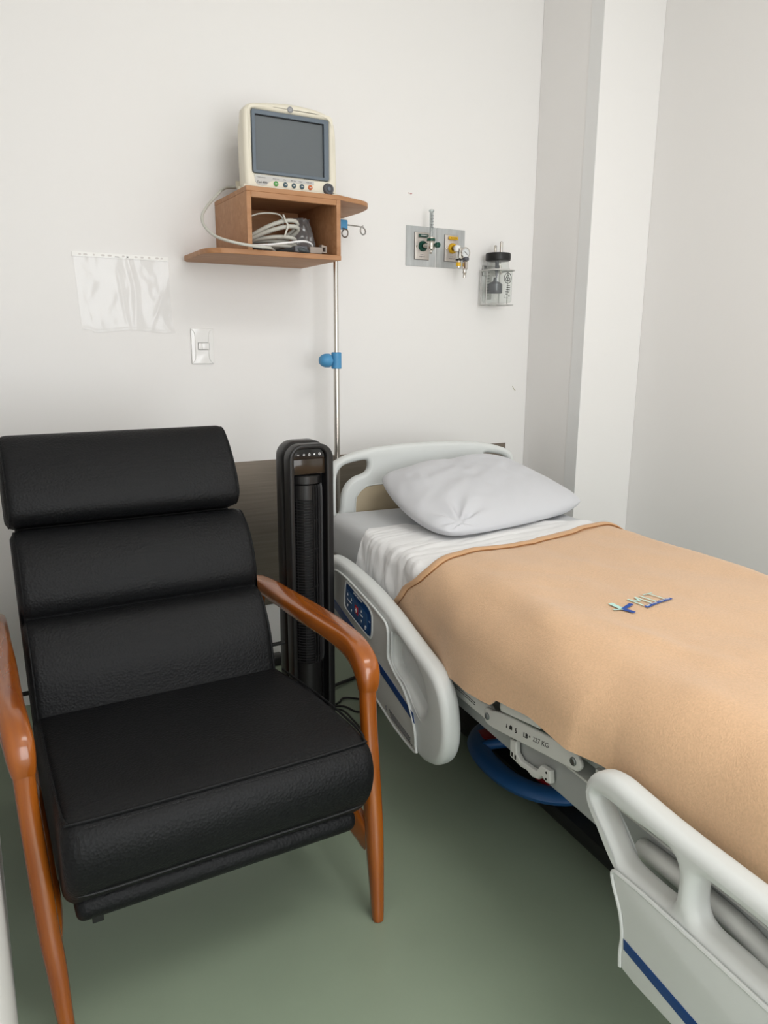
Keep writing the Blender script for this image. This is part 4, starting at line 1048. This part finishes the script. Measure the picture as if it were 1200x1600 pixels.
def cover_path(off, zl, zr, n, rad=RR):
    """cross section over the mattress; returns list of (u,z,nu,nz,kind) at n+1 samples"""
    R_ = rad + off
    segs = []
    uL, uR, zT = UL - off, UR + off, ZT + off
    pts = []
    m = 30
    for k in range(m): pts.append((uL, zl + (zT - R_ - zl) * k / m, -1, 0))
    for k in range(m):
        a = PI - PI / 2 * k / m; pts.append((uL + R_ + R_ * math.cos(a), zT - R_ + R_ * math.sin(a), math.cos(a), math.sin(a)))
    for k in range(90): pts.append((uL + R_ + (uR - uL - 2 * R_) * k / 90, zT, 0, 1))
    for k in range(m):
        a = PI / 2 - PI / 2 * k / m; pts.append((uR - R_ + R_ * math.cos(a), zT - R_ + R_ * math.sin(a), math.cos(a), math.sin(a)))
    for k in range(m + 1): pts.append((uR, zT - R_ + (zr - zT + R_) * k / m, 1, 0))
    L = [0]
    for a, b in zip(pts, pts[1:]): L.append(L[-1] + math.hypot(b[0] - a[0], b[1] - a[1]))
    out = []; j = 0
    for i in range(n + 1):
        s = L[-1] * i / n
        while j < len(L) - 2 and L[j + 1] < s: j += 1
        t = (s - L[j]) / max(1e-9, L[j + 1] - L[j]); a, b = pts[j], pts[j + 1]
        out.append(tuple(a[q] + (b[q] - a[q]) * t for q in range(4)))
    return out

def nz(x, y, z, o=0): return noise.noise((x, y, z + o))

def blanket_disp(u, v, z, nu):
    d = 0.
    # broad soft folds running diagonally to the foot
    d += .0075 * nz(u * 5 + v * 1.6, v * 3.1 - u * 1.0, 3.1)
    d += .0050 * nz(u * 9 - v * 5, v * 4 + u * 3, 8.8) + .0022 * abs(nz(u * 7 - v * 9, v * 5 + u * 4, 2.6))
    q = (u - .12) * .9 + (v + .1) * .32
    d += .006 * math.exp(-((q - .02) / .035) ** 2) * max(0, min(1, (v + .42) * 3)) * max(0, 1 - max(0, u - .35) * 3)
    q2 = (u - .20) - (v + .02) * .30
    d += .005 * math.exp(-(q2 / .028) ** 2) * math.exp(-((v - .08) / .16) ** 2)
    q3 = (u - .10) + (v + .40) * .25
    d += .006 * math.exp(-(q3 / .030) ** 2) * math.exp(-((v + .42) / .13) ** 2)
    d += .0035 * math.exp(-((u - .44 - (v + .3) * .5) / .03) ** 2) * math.exp(-((v + .30) / .07) ** 2)
    d += .0016 * nz(u * 20, v * 16, 1.2)
    if nu < -.1:
        w = min(1, -nu * 1.1)
        fl = max(0, min(1, (v + .44) / .26)); fl = fl * fl * (3 - 2 * fl) * max(0, min(1, (.215 - v) / .08))
        d += w * (.034 * fl * max(0, min(1.1, (.60 - z) / .15)) + .003 * nz(v * 9, z * 4, 5.5))
    return max(d, -.004) + .004

EDGE_B = [(.06, -.497), (.10, -.503), (.16, -.517), (.26, -.532), (.36, -.541), (.46, -.560), (.55, -.577), (.64, -.607), (.73, -.632), (.78, -.634), (.82, -.622)]
EDGE_BL = [(.40, -.70), (.44, -.665), (.47, -.630), (.535, -.572), (.575, -.520), (.60, -.500)]
HEM_L = [(-.70, .455), (-.64, .45), (-.524, .43), (-.45, .422), (-.341, .421), (-.20, .435), (-.137, .441), (-.103, .446), (-.088, .462), (-.061, .466), (.025, .480), (.088, .480), (.146, .478), (.196, .478), (.26, .46), (.9, .455)]
def edge_at(u, z, nu, side_tab, top_tab):
    if nu < -.05:
        w = min(1, (-nu))
        return lerp_table(side_tab, z) * w + lerp_table(top_tab, u) * (1 - w)
    return lerp_table(top_tab, u)
BOFF = .020; BRAD = .085
def blanket_mesh():
    NU, NV = 230, 260
    path = cover_path(BOFF, .44, .44, NU, BRAD)
    V = []; F = []
    for i, (u, z, nu, nzv) in enumerate(path):
        ve = edge_at(u, z, nu, EDGE_BL, EDGE_B)
        for j in range(NV + 1):
            t = j / NV
            v = ve + (.865 - ve) * t
            zz = z
            if nu < -.999:      # left hang: stretch to the true hem
                hem = lerp_table(HEM_L, v); top = ZT - BRAD
                f = (z - .44) / (top - .44); zz = hem + (top - hem) * f
            d = blanket_disp(u, v, zz, nu)
            V.append((u + nu * d, v, zz + nzv * d))
    for i in range(NU):
        for j in range(NV):
            a = i * (NV + 1) + j; F.append((a, a + 1, a + NV + 2, a + NV + 1))
    # thickness: an inner skin
    n0 = len(V)
    for (x, y, z), k in zip(list(V), range(n0)):
        i = k // (NV + 1); nu, nzv = path[i][2], path[i][3]
        V.append((x - nu * .004, y, z - nzv * .004))
    F2 = [tuple(n0 + q for q in reversed(f)) for f in F]
    F += F2
    for j in range(NV):
        F.append((j, n0 + j, n0 + j + 1, j + 1))
        a = NU * (NV + 1) + j; F.append((a, a + 1, n0 + a + 1, n0 + a))
    for i in range(NU):
        a = i * (NV + 1); b = (i + 1) * (NV + 1)
        F.append((a, b, n0 + b, n0 + a)); F.append((a + NV, n0 + a + NV, n0 + b + NV, b + NV))
    return G().add(V, F), path
r = root('fleece_blanket', ((UL + UR) / 2, .1, ZT), 'peach tan fleece blanket with small printed logo spread over the bed', 'blanket', rotz='BED')
bg, bpath = blanket_mesh()
make('cloth', bg, M['blanket'], r, angle=80, recalc=False)
def surf(u, v):       # height of the blanket's top
    return ZT + BOFF + blanket_disp(u, v, ZT, 0)
# turned-over head edge: a flat roll following the edge
pts = []; ra = []; rb_ = []
for i, (u, z, nu, nzv) in enumerate(bpath):
    if i % 2: continue
    ve = edge_at(u, z, nu, EDGE_BL, EDGE_B)
    zz = z
    if nu < -.999:
        hem = lerp_table(HEM_L, ve); top = ZT - BRAD; zz = hem + (top - hem) * (z - .44) / (top - .44)
    d = blanket_disp(u, ve, zz, nu) + .002 + .0015 * nz(u * 12, z * 12, 4)
    pts.append((u + nu * d, ve + .011, zz + nzv * d)); ra.append(.0140 + .003 * nz(u * 9, z * 7, 2)); rb_.append(.0068)
g = G()
P_ = [Vector(p) for p in pts]; n_ = 12; V = []; F = []
for i, p in enumerate(P_):
    nu, nzv = bpath[min(len(bpath) - 1, i * 2)][2:4]
    for k in range(n_):
        a = 2 * PI * k / n_
        q = p + Vector((0, 1, 0)) * (ra[i] * math.cos(a)) + Vector((nu, 0, nzv)) * (rb_[i] * math.sin(a))
        V.append(tuple(q))
for i in range(len(P_) - 1):
    for k in range(n_):
        l = (k + 1) % n_; F.append((i * n_ + k, i * n_ + l, (i + 1) * n_ + l, (i + 1) * n_ + k))
make('turned_hem', G().add(V, F), M['blankethem'], r, angle=80)
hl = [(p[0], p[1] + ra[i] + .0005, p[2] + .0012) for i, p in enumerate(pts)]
make('hem_shadow_stitching', G().tube(hl, .0016, 5), M['hemline'], r)  # dark line paints the hem's shadow together with its stitching
# printed logo
def on_blanket(u, v, lift=.0014): return (u, v, surf(u, v) + lift)
def decal(poly, lift=.0014, sub=6):
    """thin printed patch following the cloth; poly = 4 corners"""
    g = G(); V = []; F = []
    a, b, c, d = poly
    for i in range(sub + 1):
        for j in range(sub + 1):
            s, t = i / sub, j / sub
            u = (a[0] * (1 - s) + b[0] * s) * (1 - t) + (d[0] * (1 - s) + c[0] * s) * t
            v = (a[1] * (1 - s) + b[1] * s) * (1 - t) + (d[1] * (1 - s) + c[1] * s) * t
            V.append(on_blanket(u, v, lift))
    for i in range(sub):
        for j in range(sub):
            k = i * (sub + 1) + j; F.append((k, k + 1, k + sub + 2, k + sub + 1))
    return g.add(V, F)
def bar(p, q, w, w2=None):
    p = Vector(p); q = Vector(q); t = (q - p).normalized(); n = Vector((-t.y, t.x)); w2 = w2 or w
    return [tuple(p - n * w / 2), tuple(q - n * w2 / 2), tuple(q + n * w2 / 2), tuple(p + n * w / 2)]
C_ = (.289, -.045)
def lg(g, poly, lift=.0028): h = decal(poly, lift); g.add(h.v, h.f)
g = G(); lg(g, bar(C_, (.289, -.082), .0105)); lg(g, bar(C_, (.270, -.051), .007)); l_ = make('logo_cross', g, M['mint'], r); label(l_, 'mint green half of the printed cross')
g = G(); lg(g, bar(C_, (.322, -.058), .0095)); lg(g, bar(C_, (.296, -.020), .0105)); l_ = make('logo_cross', g, M['blueprint'], r); label(l_, 'blue half of the printed cross')
# MIT lettering: strokes
bx, by = Vector((.334, -.036)), None
ex = Vector((.080, -.0185)); ey = Vector((-.006, -.040))
def Lp(a, b): q = Vector((.336, -.040)) + ex * a + ey * b; return (q.x, q.y)
g = G()
for p, q in (((0.02, 0), (.02, 1)), ((.02, 1), (.17, .45)), ((.17, .45), (.32, 1)), ((.32, 1), (.32, 0)), ((.50, 0), (.50, 1)), ((.86, 0), (.86, 1)), ((.66, 1), (1.04, 1))):
    lg(g, bar(Lp(*p), Lp(*q), .0042))
make('logo_lettering', g, M['mint'], r)
g = G(); lg(g, [Lp(-.02, -.06), Lp(1.06, -.02), Lp(1.06, -.25), Lp(-.02, -.29)], .0028); bn = make('logo_band', g, M['blueprint'], r)
g = G()
for k in range(11):
    a = .03 + k * .092
    pat = (((0, -.22), (0, -.10)), ((0, -.10), (.05, -.22)), ((.05, -.22), (.05, -.10))) if k % 3 == 0 else ((((0, -.22), (0, -.10)), ((0, -.10), (.05, -.10)), ((0, -.16), (.05, -.16))) if k % 3 == 1 else (((.025, -.22), (.025, -.10)), ((0, -.10), (.05, -.10))))
    for p, q in pat: lg(g, bar(Lp(a + p[0], p[1] + .02 * a), Lp(a + q[0], q[1] + .02 * a), .0011), .0036)
make('band_marks', g, M['white'], bn)

# white sheet folded over under the blanket
EDGE_S = [(.06, -.880), (.085, -.905), (.12, -.926), (.18, -.932), (.245, -.938), (.262, -.915), (.275, -.895), (.40, -.86), (.55, -.82), (.70, -.785), (.82, -.745)]
EDGE_SL = [(.40, -.925), (.47, -.905), (.515, -.888), (.56, -.884), (.60, -.895)]
def sheet_disp(u, v, z, nu):
    a = v + .25 * u
    d = .0042 * abs(nz(u * 4.5, a * 26, 1.7)) * 2
    d += .0022 * nz(u * 7 + a * 6, a * 14, 6.1)
    d += .0020 * abs(nz(u * 12, a * 46, 9.9))
    if nu < -.2:
        w = min(1, (-nu - .2) * 2)
        d += w * (.006 * abs(nz(v * 11 + z * 9, z * 4, 2.2)) * 2 + .0035 * nz(v * 30 + z * 22, z * 9, 7.7) + .020 * max(0, min(1, (.585 - z) / .10)) * max(0, min(1, (-v - .50) / .2)))
    return max(d, 0)
def sheet_mesh():
    NU, NV = 280, 150
    path = cover_path(.0022, .425, .44, NU, .034)
    V = []; F = []
    for i, (u, z, nu, nzv) in enumerate(path):
        va = edge_at(u, z, nu, EDGE_SL, EDGE_S); vb = edge_at(u, z, nu, EDGE_BL, EDGE_B) + .10
        for j in range(NV + 1):
            t = j / NV; v = va + (vb - va) * t
            under = max(0, min(1, (v - (vb - .10)) / .02 + .3))
            d = sheet_disp(u, v, z, nu) * (1 - .85 * under)
            V.append((u + nu * d, v, z + nzv * d))
    for i in range(NU):
        for j in range(NV):
            a = i * (NV + 1) + j; F.append((a, a + 1, a + NV + 2, a + NV + 1))
    n0 = len(V)
    for k in range(n0):
        i = k // (NV + 1); nu, nzv = path[i][2], path[i][3]; x, y, z = V[k]
        V.append((x - nu * .0012, y, z - nzv * .0012))
    F += [tuple(n0 + q for q in reversed(f)) for f in F]
    for j in range(NV):
        F.append((j, n0 + j, n0 + j + 1, j + 1))
    for i in range(NU):
        a = i * (NV + 1); b = (i + 1) * (NV + 1); F.append((a, b, n0 + b, n0 + a))
    return G().add(V, F)
r = root('top_sheet', ((UL + UR) / 2, -.75, ZT), 'white creased top sheet showing between pillow and blanket', 'bed sheet', rotz='BED')
make('cloth', sheet_mesh(), M['sheet'], r, angle=80, recalc=False)

# pillow
def pillow_mesh():
    BLc = Vector((.232, -1.135, .712)); BRc = Vector((.700, -1.170, .744)); FRc = Vector((.858, -.862, .636)); FLc = Vector((.243, -.684, .628))
    N = 90; V = []; F = []
    def pt(s, t, top):
        e = (max(0, 1 - abs(2 * s - 1) ** 3.0)) ** .55 * (max(0, 1 - abs(2 * t - 1) ** 3.0)) ** .55
        k6 = (abs(2 * s - 1) * abs(2 * t - 1)) ** 5 * .07
        s, t = s + (.5 - s) * k6, t + (.5 - t) * k6
        # slight inward bow of the sides
        p = (BLc * (1 - s) + BRc * s) * (1 - t) + (FLc * (1 - s) + FRc * s) * t
        bow = -.026
        p += (FRc - BRc).normalized() * (-bow * math.sin(PI * s) * max(0, t - .3) * .9)
        p += (BRc - BLc).normalized() * (-bow * math.sin(PI * t ** 1.25) * min(0, s - .5) * 2.0)
        w = 0.
        r_ = math.hypot((s - .10) * 1.1, (t - .93)); an = math.atan2(t - .96, s - .10)
        w += .017 * math.exp(-(r_ / .17) ** 2) * math.cos(an * 9 + .6) * min(1, r_ / .04)
        w += .010 * math.exp(-((s - .16 - (1 - t) * .10) / .022) ** 2) * math.exp(-((1 - t) / .16) ** 2) * -1
        w += .008 * nz(s * 4, t * 3, 4.4) + .0035 * abs(nz(s * 14 + t * 3, t * 6 - s * 2, 5.1)) + .005 * nz(s * 9 + t * 6, t * 8, 1.4)
        w += .004 * math.exp(-((s - .04) / .05) ** 2) * math.sin(t * 22)
        w += .005 * math.exp(-(((s - .12) ** 2 + (t - .45) ** 2) / .004))
        if top: return p + Vector((0, .0, 1)) * (e * (.064 + w))
        q = p - Vector((0, 0, 1)) * (e * .075)
        q.z = max(q.z, .6125)
        return q
    for top in (True, False):
        for i in range(N + 1):
            for j in range(N + 1):
                s = .5 - .5 * math.cos(PI * i / N); t = .5 - .5 * math.cos(PI * j / N)
                V.append(tuple(pt(s, t, top)))
    o = (N + 1) ** 2
    for k in (0, 1):
        for i in range(N):
            for j in range(N):
                a = k * o + i * (N + 1) + j; q = (a, a + 1, a + N + 2, a + N + 1); F.append(q if k else tuple(reversed(q)))
    return G().add(V, F)
r = root('pillow', (.53, -.95, .61), 'pale grey-white pillow leaning on the headboard on top of the bed', 'pillow', rotz='BED')
make('pillowcase', pillow_mesh(), M['pillow'], r, angle=80)
